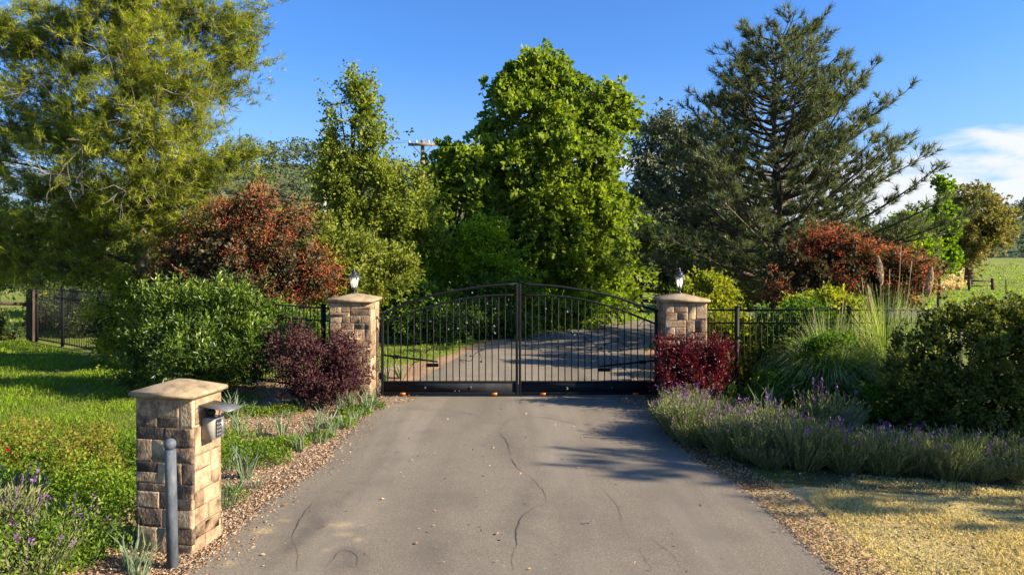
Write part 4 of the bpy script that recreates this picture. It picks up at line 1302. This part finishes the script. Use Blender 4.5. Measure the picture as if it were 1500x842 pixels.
reseed('grass')
PILLAR_BOX = [(-3.6, 6.0), (-2.7, 6.0), (-2.7, 6.75), (-3.6, 6.75)]
LAWN = [(-4.1, 6.0), (-4.3, 7.7), (-5.0, 9.4), (-5.6, 11.9), (-7.0, 14.0), (-8.6, 16.0), (-15.2, 21.4), (-25, 22), (-25, 5)]
grass('lawn_grass', LAWN, 46000, .13, .008, 'grass', excl=())
grass('lawn_grass_beyond_fence', [(-40, 22.5), (-12, 22.5), (-9, 27), (-9, 34), (-40, 34)], 6000, .16, .014, 'grass', d0=20)
grass('grass_beyond_gate', [(-6.5, 15.6), (-3.3, 16.4), (-2.2, 18.2), (-1.2, 20.8), (0, 23.6), (3, 27.2), (8, 30.4), (8, 33), (-8, 33), (-8, 17)], 8000, .14, .013, 'grass', d0=14)
grass('grass_right_beyond_gate', [(3.3, 13.8), (7, 13.8), (8, 22), (5.3, 22.4), (4.4, 19.5), (3.7, 16.6)], 5000, .12, .009, 'grass', d0=14)
grass('meadow_grass', [(20, 34), (70, 52), (70, 95), (40, 95), (20, 50)], 10000, .16, .014, 'grass', d0=40, bend=.4)
grass('dry_grass', [(3.3, 7.6), (3.25, 7.0), (3.3, 5.0), (16, 5.0), (16, 7.9), (6, 7.9), (4.2, 8.4)], 44000, .085, .0075, 'straw', lean=.7, bend=.5)
grass('meadow_track_grass', [(33.4, 54), (35.4, 54), (50.5, 75), (67, 101), (65, 101), (48.5, 75)], 3500, .55, .03, 'straw', d0=60)
grass('bed_edge_grass', [(2.9, 8.2), (6.2, 7.6), (10, 7.5), (10, 8.2), (6, 8.4), (3.2, 9.0)], 3500, .07, .006, 'weed', lean=.6)


def chips(name, poly_list, n, size, mat, zoff=.006, excl_drive=0.0, flat=.35):
    parts = []
    for poly, nn in zip(poly_list, n):
        p = scatter(poly, nn, d0=7)
        if excl_drive:
            p = p[~inside(p[:, 0] , p[:, 1], DRIVE) | (dist_line(p[:, 0], p[:, 1], DL) < excl_drive * rng.random(len(p)) ** 2)]
        D = rng.normal(size=(len(p), 3)); D[:, 2] *= flat
        parts.append(leaves(zs(p, zoff) + np.c_[np.zeros((len(p), 2)), rng.random(len(p)) * .015], D, size * rng.uniform(.4, 1.5, len(p)), .45, .06))
    V, Fc, T = cat_arr(parts)
    return tag(link(name, fmesh(name, V, Fc, T), M[mat]), kind='stuff')


def edge_band(line, inner, outer, y0, y1):
    l = line[(line[:, 1] > y0) & (line[:, 1] < y1)]
    return np.concatenate([l + [inner, 0], (l + [outer, 0])[::-1]])


chips('bark_chips', [BED_L, edge_band(DL, -.35, .06, 4.5, 13)], [46000, 9000], .028, 'chips', zoff=.012, excl_drive=.12)
chips('leaf_litter', [edge_band(DR, -.05, .45, 4.5, 12.5), edge_band(DL, -.1, .35, 4.5, 13), edge_band(DL, .0, .12, 4.5, 13), edge_band(DR, -.12, .2, 4.5, 12.8)], [11000, 1200, 900, 1500], .022, 'litter', zoff=.022)
chips('leaf_litter', [DRIVE[(DRIVE[:, 1] < 13) & (DRIVE[:, 1] > 3)], [(-2.5, 12.2), (-1.9, 12.4), (-1.7, 13), (-2.5, 13.2)], [(1.9, 12.4), (2.6, 12), (2.7, 12.9), (2.0, 12.9)]], [260, 250, 500], .035, 'litter', zoff=.027)
chips('dry_debris', [[(2.9, 5), (16, 5), (16, 8), (3.2, 8.6)]], [3500], .03, 'chips', zoff=.008)


def cover(name, spots, mat, leaf, per, h, W=.6):
    parts = []
    for (x, y, r, n) in spots:
        a = rng.uniform(0, 6.283, n); q = np.sqrt(rng.random(n)) * r
        hh = h * (1 - (q / r) ** 2 * .7) * rng.random(n) ** .5
        pt = np.stack([x + np.cos(a) * q, y + np.sin(a) * q * 1.0, hh + .02], -1)
        parts.append(leaves(pt, rdir(n) + [0, 0, .6], leaf * rng.uniform(.6, 1.3, n), W, .1, np.clip(.3 * rng.random() + .7 * rng.random(n), 0, 1)))
    V, Fc, T = cat_arr(parts)
    return tag(link(name, fmesh(name, V, Fc, T), M[mat]), kind='stuff')


# weedy corner at the lower left
reseed('weeds')
sp = []
for q in range(170):
    x = rng.uniform(-7.6, -3.7); y = rng.uniform(5.4, 9.3)
    if x > -3.95 and y < 7: continue
    if q % 9 == 0: x, y = rng.uniform(-4.3, -3.62), rng.uniform(5.5, 6.5)
    sp.append((x, y, rng.uniform(.14, .40), int(rng.uniform(190, 450))))
cover('weedy_ground_cover', sp, 'weed', .045, 0, .47, W=.42)
sp = []
for q in range(46):
    px, py = rng.uniform(-20, 170), rng.uniform(655, 720)
    x, y = G(px, py); sp.append((x, y, .22, 130))
cover('golden_weed_cover', sp, 'weed_gold', .04, 0, .50)
sp = []
for (px, py, r, n) in [(350, 668, .45, 1300), (385, 662, .5, 1300), (420, 655, .35, 900), (395, 678, .3, 700), (365, 608, .4, 900), (410, 606, .4, 800), (520, 608, .3, 800), (500, 625, .25, 600), (545, 600, .25, 600), (330, 735, .25, 300),
                       (470, 645, .2, 300), (345, 590, .5, 900), (430, 600, .3, 500), (320, 650, .3, 500)]:
    x, y = G(px, py); sp.append((x, y, r, n))
cover('low_green_mat', sp, 'bed_green' if False else 'weed', .035, 0, .14)
# small red blooms in the weedy corner and mulch
for (px, py, h) in [(30, 760, .3), (12, 690, .45), (395, 598, .05)]:
    x, y = G(px, py + 25 if h > .1 else py)
    pt = np.array([[x, y, h]] * 14)
    tag(link('red_flower', fmesh('red_flower', *leaves(pt - [x, y, h], rdir(14), .024, .9, .1)), M['dark_red_petal'], None, (x, y, h)),
        ['red bloom low among the weeds near the bottom left corner', 'small red bloom higher up at the left edge of the weeds', 'red petals lying in the mulch below the laurel'][[760, 690, 598].index(py)], 'flower')


# ------------------------------------------------------------ stone pillars
def partition(w, h):
    """random ashlar: keep splitting blocks until they are stone sized"""
    rnd = random.Random(partition.seed)
    partition.seed += 13
    out = []

    def rec(x0, x1, z0, z1):
        W_, H_ = x1 - x0, z1 - z0
        A = W_ * H_
        stop = A < .036 or (A < .072 and rnd.random() < .5 and max(W_, H_) < .42)
        canw, canh = W_ > .21, H_ > .19
        if stop or not (canw or canh):
            out.append((x0, x1, z0, z1))
            return
        hor = canh and (not canw or rnd.random() < .5 + (H_ - W_ * .75) * 3)
        f = rnd.uniform(.34, .66)
        if hor:
            c = z0 + H_ * f
            rec(x0, x1, z0, c); rec(x0, x1, c, z1)
        else:
            c = x0 + W_ * f
            rec(x0, c, z0, z1); rec(c, x1, z0, z1)
    rec(0, w, 0, h)
    return out


partition.seed = 1


def stone_mesh(w, h, t):
    """rough cleft face, 4 x 4 grid proud of the wall by about t; local x along the face, y outward (negative), z up"""
    g = .0018
    xs_ = np.array([g, g + .016, w - g - .016, w - g]); zs_ = np.array([g, g + .016, h - g - .016, h - g])
    if w > .09: xs_ = np.array([g, g + w * .07, w - g - w * .10, w - g])
    lift = rng.uniform(-.05, .10)
    V = []
    for iz, z in enumerate(zs_ if h < .07 else [g, g + h * .09, h - g - h * .10, h - g]):
        for ix, x in enumerate(xs_):
            edge = ix in (0, 3) or iz in (0, 3)
            yy = -(t * (.96 + .08 * rng.random() + lift) if edge else t * (.98 + .17 * rng.random() + lift))
            V.append([x + (0 if edge else rng.normal() * .008), yy, z + (0 if edge else rng.normal() * .008)])
    ring = [0, 1, 2, 3, 7, 11, 15, 14, 13, 12, 8, 4]
    b0 = len(V)
    for r in ring: V.append([V[r][0], .0, V[r][2]])
    q = []
    for iz in range(3):
        for ix in range(3):
            a = iz * 4 + ix; q.append([a, a + 1, a + 5, a + 4])
    for k in range(12):
        k2 = (k + 1) % 12
        q.append([ring[k2], ring[k], b0 + k, b0 + k2])
    return np.array(V), quads2tris(np.array(q))


def pillar(root, wx, wy, H, mats, t=.03):
    """four faces of individually laid stones round a mortar core; local origin at the centre of the base"""
    V, Fc = box(-wx / 2 + t * .3, wx / 2 - t * .3, -wy / 2 + t * .3, wy / 2 - t * .3, -.05, H)
    link('mortar_core', fmesh('mortar_core', V, Fc), M['mortar'], root)
    fcs = [((-wx / 2, -wy / 2), 0, wx, 0), ((wx / 2, -wy / 2), 90, wy, 1), ((wx / 2, wy / 2), 180, wx, 2), ((-wx / 2, wy / 2), 270, wy, 3)]
    for (ox, oy), rot, L_, fi in fcs:
        a = R(rot); ca, sa = math.cos(a), math.sin(a)
        ins = t
        # front/back faces run the full width, side faces sit between them
        u0 = 0 if fi % 2 == 0 else t * 1.0
        u1 = L_ if fi % 2 == 0 else L_ - t * 1.0
        for (x0, x1, z0, z1) in partition(u1 - u0, H):
            V, Fc = stone_mesh(x1 - x0, z1 - z0, t)
            V = V + [u0 + x0, ins, z0]
            Vw = np.stack([ox + V[:, 0] * ca - V[:, 1] * sa, oy + V[:, 0] * sa + V[:, 1] * ca, V[:, 2]], -1)
            c = Vw.mean(0)
            link('stone', fmesh('stone', Vw - c, Fc), M[mats[fi]], root, c)


def cap_mesh(wx, wy, H, over=.05, rise=.1, thick=.05):
    prof = [(over - .03, 0), (over - .03, .012), (over, .022), (over, .022 + thick), (over - .012, .034 + thick)]
    rings = [np.array([[s * (wx / 2 + o), u * (wy / 2 + o), H + z] for s, u in ((-1, -1), (1, -1), (1, 1), (-1, 1))]) for o, z in prof]
    rings.append(np.array([[s * .06, u * .06, H + .034 + thick + rise] for s, u in ((-1, -1), (1, -1), (1, 1), (-1, 1))]))
    V = np.concatenate(rings)
    q = []
    for k in range(len(rings) - 1):
        for j in range(4):
            q.append([k * 4 + j, k * 4 + (j + 1) % 4, k * 4 + 4 + (j + 1) % 4, k * 4 + 4 + j])
    q.append([len(V) - 4, len(V) - 3, len(V) - 2, len(V) - 1])
    q.append([3, 2, 1, 0])
    return V, np.array(q)


reseed('stones')
GP_W, GP_H = .77, 1.835
PX_L, PX_R, PY = -2.985, 3.215, 12.985
for x, lab in ((PX_L, 'stone gate pillar on the left side of the iron gate, dark red shrub at its foot'), (PX_R, 'stone gate pillar on the right side of the iron gate, crimson bush at its foot')):
    r = empty('stone_pillar', (x, PY, 0), lab, 'pillar')
    pillar(r, GP_W, GP_W, GP_H, ['stone_tan'] * 4, t=.032)
    V, Fc = cap_mesh(GP_W, GP_W, GP_H, over=.055, rise=.085, thick=.035)
    link('cap_stone', fmesh('cap_stone', V, Fc), M['cap'], r)

mp_ = empty('stone_pillar', (-3.118, 6.405, 0), 'near stone pillar at the lower left carrying the entry keypad, steel bollard in front', 'pillar', rz=R(-11.0))
pillar(mp_, .58, .42, 1.405, ['stone_dark', 'stone_tan', 'stone_tan', 'stone_dark'], t=.03)
V, Fc = cap_mesh(.58, .42, 1.405, over=.045, rise=.075, thick=.028)
link('cap_stone', fmesh('cap_stone', V, Fc), M['cap'], mp_)


# lanterns
def lantern(x, label):
    r = empty('post_lantern', (x, PY, GP_H + .150), label, 'lantern')
    link('base', fmesh('base', *lathe([(0, -.02), (.055, -.02), (.05, .012), (.022, .022), (.016, .06), (.03, .075), (.026, .09), (.05, .105), (.052, .115), (0, .115)], 12), smooth=True), M['lamp_metal'], r)
    k = 6
    a = np.arange(k) * 2 * np.pi / k + .3
    b0 = np.stack([np.cos(a) * .055, np.sin(a) * .055, np.full(k, .118)], -1)
    t0 = np.stack([np.cos(a) * .098, np.sin(a) * .098, np.full(k, .325)], -1)
    for j in range(k):
        j2 = (j + 1) % k
        V = np.array([b0[j], b0[j2], t0[j2], t0[j]]) * [.97, .97, 1]
        link('glass_pane', fmesh('glass_pane', V, [[0, 1, 2, 3]]), M['glass'], r)
        link('frame_bar', fmesh('frame_bar', *tube([b0[j], t0[j]], .007, 5)), M['lamp_metal'], r)
        sc = [t0[j] * [1, 1, 1], t0[j] * [1.18, 1.18, 1] + [0, 0, .012], t0[j] * [1.1, 1.1, 1] + [0, 0, .03]]
        link('scroll', fmesh('scroll', *tube(sc, .005, 4)), M['lamp_metal'], r)
    link('roof', fmesh('roof', *lathe([(.108, .322), (.112, .335), (.10, .345), (.075, .352), (.055, .375), (.05, .395), (.058, .40), (.05, .41), (.028, .42), (.012, .435), (.018, .45), (.006, .47), (.003, .50), (0, .505)], 12), smooth=True), M['lamp_metal'], r)
    for s in (-1, 1):
        V, Fc = lathe([(.0, .15), (.011, .15), (.011, .19), (.020, .21), (.018, .24), (.007, .265), (0, .27)], 10, (s * .025, 0))
        link('candle_bulb', fmesh('candle_bulb', V, Fc, smooth=True), M['bulb'], r)


lantern(-3.0, 'black iron lantern with candle bulbs on the cap of the left gate pillar')
lantern(3.19, 'black iron lantern with candle bulbs on the cap of the right gate pillar')


# keypad on the near pillar
def part_box(name, b, mat, parent, bev=0.0):
    V, Fc = box(*b)
    o = link(name, fmesh(name, V, Fc), M[mat], parent)
    if bev:
        m = o.modifiers.new('bevel', 'BEVEL'); m.width = bev; m.segments = 2
    return o


def local_to(root_xy, rz, x, y, z):
    c, s = math.cos(rz), math.sin(rz)
    return (root_xy[0] + c * x - s * y, root_xy[1] + s * x + c * y, z)


kz = R(-11.0)
kp = empty('entry_keypad', local_to((-3.118, 6.405), kz, .30, -.02, 1.02), 'silver entry keypad under a sloping steel hood on the near stone pillar', 'keypad', rz=kz)
part_box('housing', (.0, .13, -.075, .075, 0, .20), 'steel', kp, .008)
part_box('face_plate', (.004, .128, -.079, -.0752, .006, .192), 'keypad_side', kp)
part_box('button_panel', (.131, .136, -.06, .02, .02, .18), 'black_plastic', kp, .002)
part_box('label_plate', (.131, .135, .028, .066, .03, .17), 'steel', kp)
for iz in range(4):
    for iy in range(3):
        part_box('button', (.1365, .1405, -.052 + iy * .024, -.035 + iy * .024, .035 + iz * .033, .055 + iz * .033), 'steel', kp, .002)
V, Fc = box(-.005, .30, -.12, .12, 0, .006)
V[:, 2] += .315 - V[:, 0] * .14
V2, F2 = box(-.003, .0, -.12, .12, .25, .322)
V_, F_, _ = cat_arr([(V, Fc), (V2, F2)])
link('hood', fmesh('hood', V_, F_), M['hood'], kp)
link('camera_dome', fmesh('camera_dome', *lathe([(0, .27), (.028, .265), (.04, .24), (.035, .215), (.02, .202), (0, .202)], 14, (.045, 0)), smooth=True), M['black_plastic'], kp)
link('cable', fmesh('cable', *tube([(.0, .03, .27), (.06, .05, .285), (.11, .04, .26), (.10, .03, .20)], .005, 5)), M['black_plastic'], kp)

# bollard
bx_, by_ = G(253, 833)
bo = empty('bollard', (bx_, by_, 0), 'slim grey steel bollard with a ball top in front of the near stone pillar', 'bollard')
link('post', fmesh('post', *lathe([(0, -.05), (.047, -.05), (.047, 1.02), (.043, 1.032), (0, 1.032)], 24), smooth=True), M['bollard'], bo)
bo.rotation_euler = (0, R(-1.2), 0)
aa = np.linspace(-math.pi / 2, math.pi / 2, 12)
link('ball_cap', fmesh('ball_cap', *lathe([(.050 * math.cos(t), 1.078 + .050 * math.sin(t)) for t in aa], 20), smooth=True), M['bollard'], bo)


# ------------------------------------------------------------ gate
reseed('gate')
GD = 13.05
gx0, gx1, gxm = (558.5 - HX) * GD / F, (963 - HX) * GD / F, (759.0 - HX) * GD / F


def gz(py): return CAMH - (py - HY) * GD / F
def gxp(px): return (px - HX) * GD / F


def rosette(parent, x, z, s, mat='rosette', y=-.03):
    parts = []
    for q in range(6):
        a = q * math.pi / 3
        pt = np.array([[0, 0, 0.0]]); D = np.array([[math.cos(a), -.35, math.sin(a)]])
        parts.append(leaves(pt, D, s, .75, .1, np.array([.5])))
    parts.append((lambda v: (v[0], v[1]))(tube([(0, 0, 0), (0, -s * .35, 0)], s * .28, 6)))
    V, Fc, _ = cat_arr(parts)
    link('rosette', fmesh('rosette', V, Fc), M[mat], parent, (x, y, z))


def ileaf(parent, x, z, s, ang):
    V, Fc, _ = leaves(np.zeros((3, 3)), np.array([[math.cos(ang), -.15, math.sin(ang)], [math.cos(ang + .9), -.1, math.sin(ang + .9)], [math.cos(ang - .9), -.1, math.sin(ang - .9)]]), np.array([s, s * .7, s * .7]), .8, .1)
    link('iron_leaf', fmesh('iron_leaf', V, Fc), M['iron'], parent, (x, -.028, z))


def gate_leaf(x0, x1, top, second, label, hinge_left, vines, ros, dark, refl, plate_ros):
    w = x1 - x0
    root = empty('gate_leaf', (x0 if hinge_left else x1, GD, 0), label, 'gate')
    ox = root.location.x
    tx, tz = np.array([gxp(p[0]) for p in top]), np.array([gz(p[1]) for p in top])
    sx, sz = np.array([gxp(p[0]) for p in second]), np.array([gz(p[1]) for p in second])
    zb = .055
    zt0, zt1 = np.interp(x0, tx, tz), np.interp(x1, tx, tz)
    part_box('stile', (x0 - ox, x0 + .045 - ox, -.03, .03, zb, zt0 + .01), 'iron', root, .004)
    part_box('stile', (x1 - .05 - ox, x1 - ox, -.03, .03, zb, zt1 + .01), 'iron', root, .004)
    for nm, xx, zz, rr in (('top_rail', tx, tz, .024), ('second_rail', sx, sz, .020)):
        c = smooth_poly(np.stack([xx, zz], -1), .15)
        link(nm, fmesh(nm, *tube(np.stack([c[:, 0] - ox, np.zeros(len(c)), c[:, 1]], -1), rr, 6)), M['iron'], root)
    kt = gz(560)
    part_box('kick_plate', (x0 + .046 - ox, x1 - .051 - ox, -.012, .012, zb + .05, kt), 'iron_plate', root)
    part_box('bottom_rail', (x0 + .0455 - ox, x1 - .0505 - ox, -.027, .027, zb, zb + .048), 'steel' if False else 'iron', root, .003)
    part_box('kick_rail', (x0 + .0455 - ox, x1 - .0505 - ox, -.02, .02, kt + .001, kt + .03), 'iron', root, .003)
    n = int(round(w / .1235))
    cz = smooth_poly(np.stack([sx, sz], -1), .1)
    for q in range(1, n):
        x = x0 + w * q / n
        zt = np.interp(x, cz[:, 0], cz[:, 1])
        V, Fc = box(-.009, .009, -.009, .009, kt + .03, zt)
        link('picket', fmesh('picket', V, Fc), M['iron'], root, (x - ox, 0, 0))
    for v in vines:
        pts = smooth_poly([(gxp(px) - ox, -.022, gz(py)) for px, py in v], .05)
        link('vine', fmesh('vine', *tube(pts, .0055, 4)), M['iron'], root)
    for (px, py) in ros: rosette(root, gxp(px) - ox, gz(py), .024)
    for (px, py) in dark:
        ileaf(root, gxp(px) - ox, gz(py), .045, random.uniform(0, 6.28))
    for (px, py, s) in plate_ros: rosette(root, gxp(px) - ox, gz(py), s, y=-.018)
    for px in refl:
        part_box('reflector', (gxp(px - 4) - ox, gxp(px + 4) - ox, -.034, -.0275, zb - .002, zb + .040), 'orange', root)
    for z in (.35, 1.05):
        hx = x0 - ox - .022 if hinge_left else x1 - ox + .022
        link('hinge', fmesh('hinge', *tube([(hx, 0, z), (hx, 0, z + .12)], .022, 8)), M['iron'], root)
    return root


topL = [(558, 461), (570, 456), (592, 446), (615, 438), (640, 431), (670, 425.5), (700, 420.5), (730, 417.5), (757, 416)]
secL = [(558, 477), (580, 467), (605, 457), (630, 449), (655, 443), (680, 438), (705, 434), (730, 432.5), (757, 432)]
topR = [(761, 416), (790, 417.5), (820, 420), (850, 424.5), (880, 430), (905, 436), (930, 445), (950, 451), (964, 456)]
secR = [(761, 432), (790, 432.5), (820, 434), (850, 438), (880, 445), (905, 452), (930, 462), (950, 470), (964, 476)]
gate_leaf(gx0, gxm, topL, secL, 'left leaf of the arched black iron driveway gate', True,
          [[(590, 557), (600, 540), (618, 520), (640, 505), (665, 490), (690, 470), (705, 450)], [(680, 530), (672, 526), (690, 528), (695, 518), (710, 512)], [(600, 535), (620, 522), (600, 505), (612, 500)],
           [(590, 480), (620, 470), (650, 465), (680, 462), (700, 455), (715, 440)], [(560, 470), (575, 462), (590, 472), (580, 485)], [(700, 512), (706, 525), (705, 530)], [(630, 478), (655, 470), (690, 480), (720, 478), (724, 490)], [(724, 476), (732, 460), (725, 445)]],
          [(574, 457), (569, 464), (631, 470), (648, 452), (658, 482), (671, 446), (671, 480), (684, 472), (700, 472), (714, 444), (725, 452), (724, 477), (725, 487), (692, 429)],
          [(612, 512), (629, 513), (619, 535), (683, 519), (690, 522), (704, 513), (705, 528), (610, 490), (640, 500), (660, 505)],
          (590, 724), [(623, 567, .030), (690, 567, .030), (667, 572, .012), (673, 572, .012)])
gate_leaf(gxm + .012, gx1, topR, secR, 'right leaf of the arched black iron driveway gate', False,
          [[(930, 557), (915, 540), (895, 525), (880, 512), (865, 500), (845, 488)], [(812, 533), (812, 524), (820, 518), (830, 520), (826, 515)], [(905, 530), (890, 510), (880, 490), (860, 478)], [(790, 470), (810, 455), (830, 450), (840, 470)],
           [(816, 500), (822, 508), (835, 505), (850, 512)], [(935, 478), (950, 460), (960, 450)], [(870, 520), (885, 505), (905, 500), (925, 512)]],
          [(800, 452), (831, 456), (808, 470), (838, 485), (842, 490)],
          [(812, 532), (825, 524), (827, 518), (793, 513), (818, 508), (880, 509), (906, 496), (892, 516), (863, 513), (882, 482), (838, 490), (908, 511), (950, 459), (885, 533), (848, 482)],
          (795, 931), [(831, 568, .030), (896, 567, .020)])
for (xa, za, xb, zb2, hx, s, lab) in [(560, 522, 640, 531, 632, 1, 'left'), (962, 530, 880, 538, 886, -1, 'right')]:
    r = empty('gate_opener', (gxp(xa), GD + .18, 0), 'black swing-gate opener arm behind the %s gate leaf' % lab, 'gate opener')
    ox = r.location.x
    link('arm', fmesh('arm', *tube([(gxp(xa) - ox, 0, gz(za)), (gxp(xb) - ox, -.06, gz(zb2))], .018, 8)), M['iron'], r)
    part_box('motor_housing', (gxp(hx) - ox - .12, gxp(hx) - ox + .12, -.09, -.005, gz(zb2 + 5) - .03, gz(zb2 + 5) + .025), 'iron', r, .006)
    part_box('bracket', (gxp(xa + s * 18) - ox - .06, gxp(xa + s * 18) - ox + .06, -.045, .035, gz((za * 3 + zb2) / 4) - .035, gz((za * 3 + zb2) / 4) + .03), 'iron', r, .006)


# ------------------------------------------------------------ iron fences
def iron_fence(a, b, label, H=1.70, sp=.108, posts=(), tilt=0.0):
    a, b = np.array(a), np.array(b)
    L_ = np.linalg.norm(b - a); ang = math.atan2(b[1] - a[1], b[0] - a[0])
    root = empty('iron_fence', (a[0], a[1], 0), label, 'fence', rz=ang)
    for z, h in ((H - .012, .03), (H - .26, .028), (.12, .03)):
        part_box('rail', (0, L_, -.016, .016, z - h, z), 'iron', root)
    n = int(L_ / sp)
    me = fmesh('picket', *box(-.0065, .0065, -.0065, .0065, .06, H - .015)); me.materials.append(M['iron'])
    for q in range(1, n):
        link('picket', me, None, root, (q * L_ / n, 0, 0))
    for p in posts:
        x = p * L_
        V, Fc = box(x - .032, x + .032, -.034, .034, -.05, H + .03)
        po = link('post', fmesh('post', V, Fc), M['iron'], root)
        V, Fc = box(x - .04, x + .04, -.042, .042, H + .0305, H + .05)
        link('post_cap', fmesh('post_cap', V, Fc), M['iron'], po)


iron_fence((-3.42, 13.05), (-15.0, 21.5), 'long black iron picket fence running back from the left gate pillar', H=1.72, posts=(.02, .18, .35, .52, .69, .86, .995), sp=.113)
iron_fence((3.65, 13.0), (8.6, 13.0), 'black iron picket fence running right from the right gate pillar into the pampas grass', H=1.70, posts=(.128, .56, .985))

# wooden post and rail, far left
r = empty('wooden_fence', P(45, 500, 21.6) * [1, 1, 0], 'dark rough wooden post and rail fence at the left edge of the lawn', 'fence')
part_box('post', (-.09, .09, -.09, .09, -.05, 1.72), 'wood_post', r, .015)
V, Fc = tube([(-.05, -.0, 1.17), (-1.5, 0, 1.22), (-3.2, 0, 1.25)], .055, 7)
link('rail', fmesh('rail', V, Fc), M['wood_post'], r)
part_box('post', (-3.4, -3.22, -.09, .09, -.05, 1.5), 'wood_post', r, .015)
# far meadow fence
r = empty('field_fence', (P(1420, 425, 54)[0], 54, 0), 'small dark wooden brace fence standing alone in the sunny meadow', 'fence')
part_box('post', (-.09, .09, -.08, .08, -.05, .85), 'wood_post', r)
part_box('post', (1.75, 1.93, -.08, .08, -.05, .95), 'wood_post', r)
part_box('rail', (.092, 1.748, -.05, .05, .68, .80), 'wood_post', r)
part_box('rail', (.092, 1.748, -.04, .04, .30, .38), 'wood_post', r)
for x in (2.9, 5.2):
    part_box('thin_post', (x - .03, x + .03, -.03, .03, -.05, .85), 'wood_post', r)
for z in (.35, .6, .8):
    link('wire', fmesh('wire', *tube([(1.93, 0, z), (5.2, 0, z)], .008, 3)), M['cable'], r)


# ------------------------------------------------------------ utility pole and wires
UPD = 42.0
ux = (619 - HX) * UPD / F
zt = CAMH + (HY - 205) * UPD / F
r = empty('utility_pole', (ux, UPD, 0), 'wooden utility pole with a crossarm rising behind the green trees', 'utility pole')
link('pole', fmesh('pole', *tube([(0, 0, -.1), (0, 0, zt)], [.17, .12], 10)), M['wood_pole'], r)
xa = part_box('crossarm', (-.85, .85, -.25, -.125, zt - .40, zt - .24), 'wood_pole', r)
for x in (-.78, -.35, .4, .78):
    link('insulator', fmesh('insulator', *lathe([(0, zt - .24), (.045, zt - .235), (.06, zt - .17), (.035, zt - .12), (.045, zt - .07), (0, zt - .05)], 8, (x, -.19)), smooth=True), M['cream'], r)
link('brace', fmesh('brace', *tube([(-.6, -.19, zt - .38), (0, -.14, zt - 1.0)], .02, 4)), M['iron'], r)
link('brace', fmesh('brace', *tube([(.6, -.19, zt - .38), (0, -.14, zt - 1.0)], .02, 4)), M['iron'], r)
for k, (x, za, zb_) in enumerate([(-.78, zt - .06, 12.2), (.4, zt - .06, 13.2)]):
    xs_ = np.linspace(0, 1, 24)
    pts = np.stack([ux + x + (-42 - x) * xs_, UPD - .19 + 6 * xs_, za + (zb_ - za) * xs_ - 1.6 * 4 * xs_ * (1 - xs_)], -1)
    V, Fc = tube(pts - pts[0], .011, 4)
    tag(link('power_line', fmesh('power_line', V, Fc), M['cable'], None, pts[0]), ['lower thin power line running left from the pole crossarm', 'upper thin power line running left from the pole crossarm'][k], 'power line')
d2 = 33.0
x2 = (475 - HX) * d2 / F
z2 = CAMH + (HY - 283) * d2 / F
r = empty('utility_pole', (x2, d2, 0), 'pale bare pole glimpsed through the leaves of the airy oak', 'utility pole')
link('pole', fmesh('pole', *tube([(0, 0, -.1), (.03, 0, z2 * .5), (0, 0, z2)], [.12, .11, .09], 9)), M['bark_pale'], r)
link('insulator', fmesh('insulator', *lathe([(0, 0), (.05, .0), (.06, .1), (0, .16)], 8), smooth=True), M['cream'], r, (.12, -.08, z2 - 1.1))

tris = 0
for o in SC.objects:
    if o.type == 'MESH':
        tris += len(o.data.polygons)
print('FACES', tris, 'OBJ', len(SC.objects), 'pine tufts', PR[1])
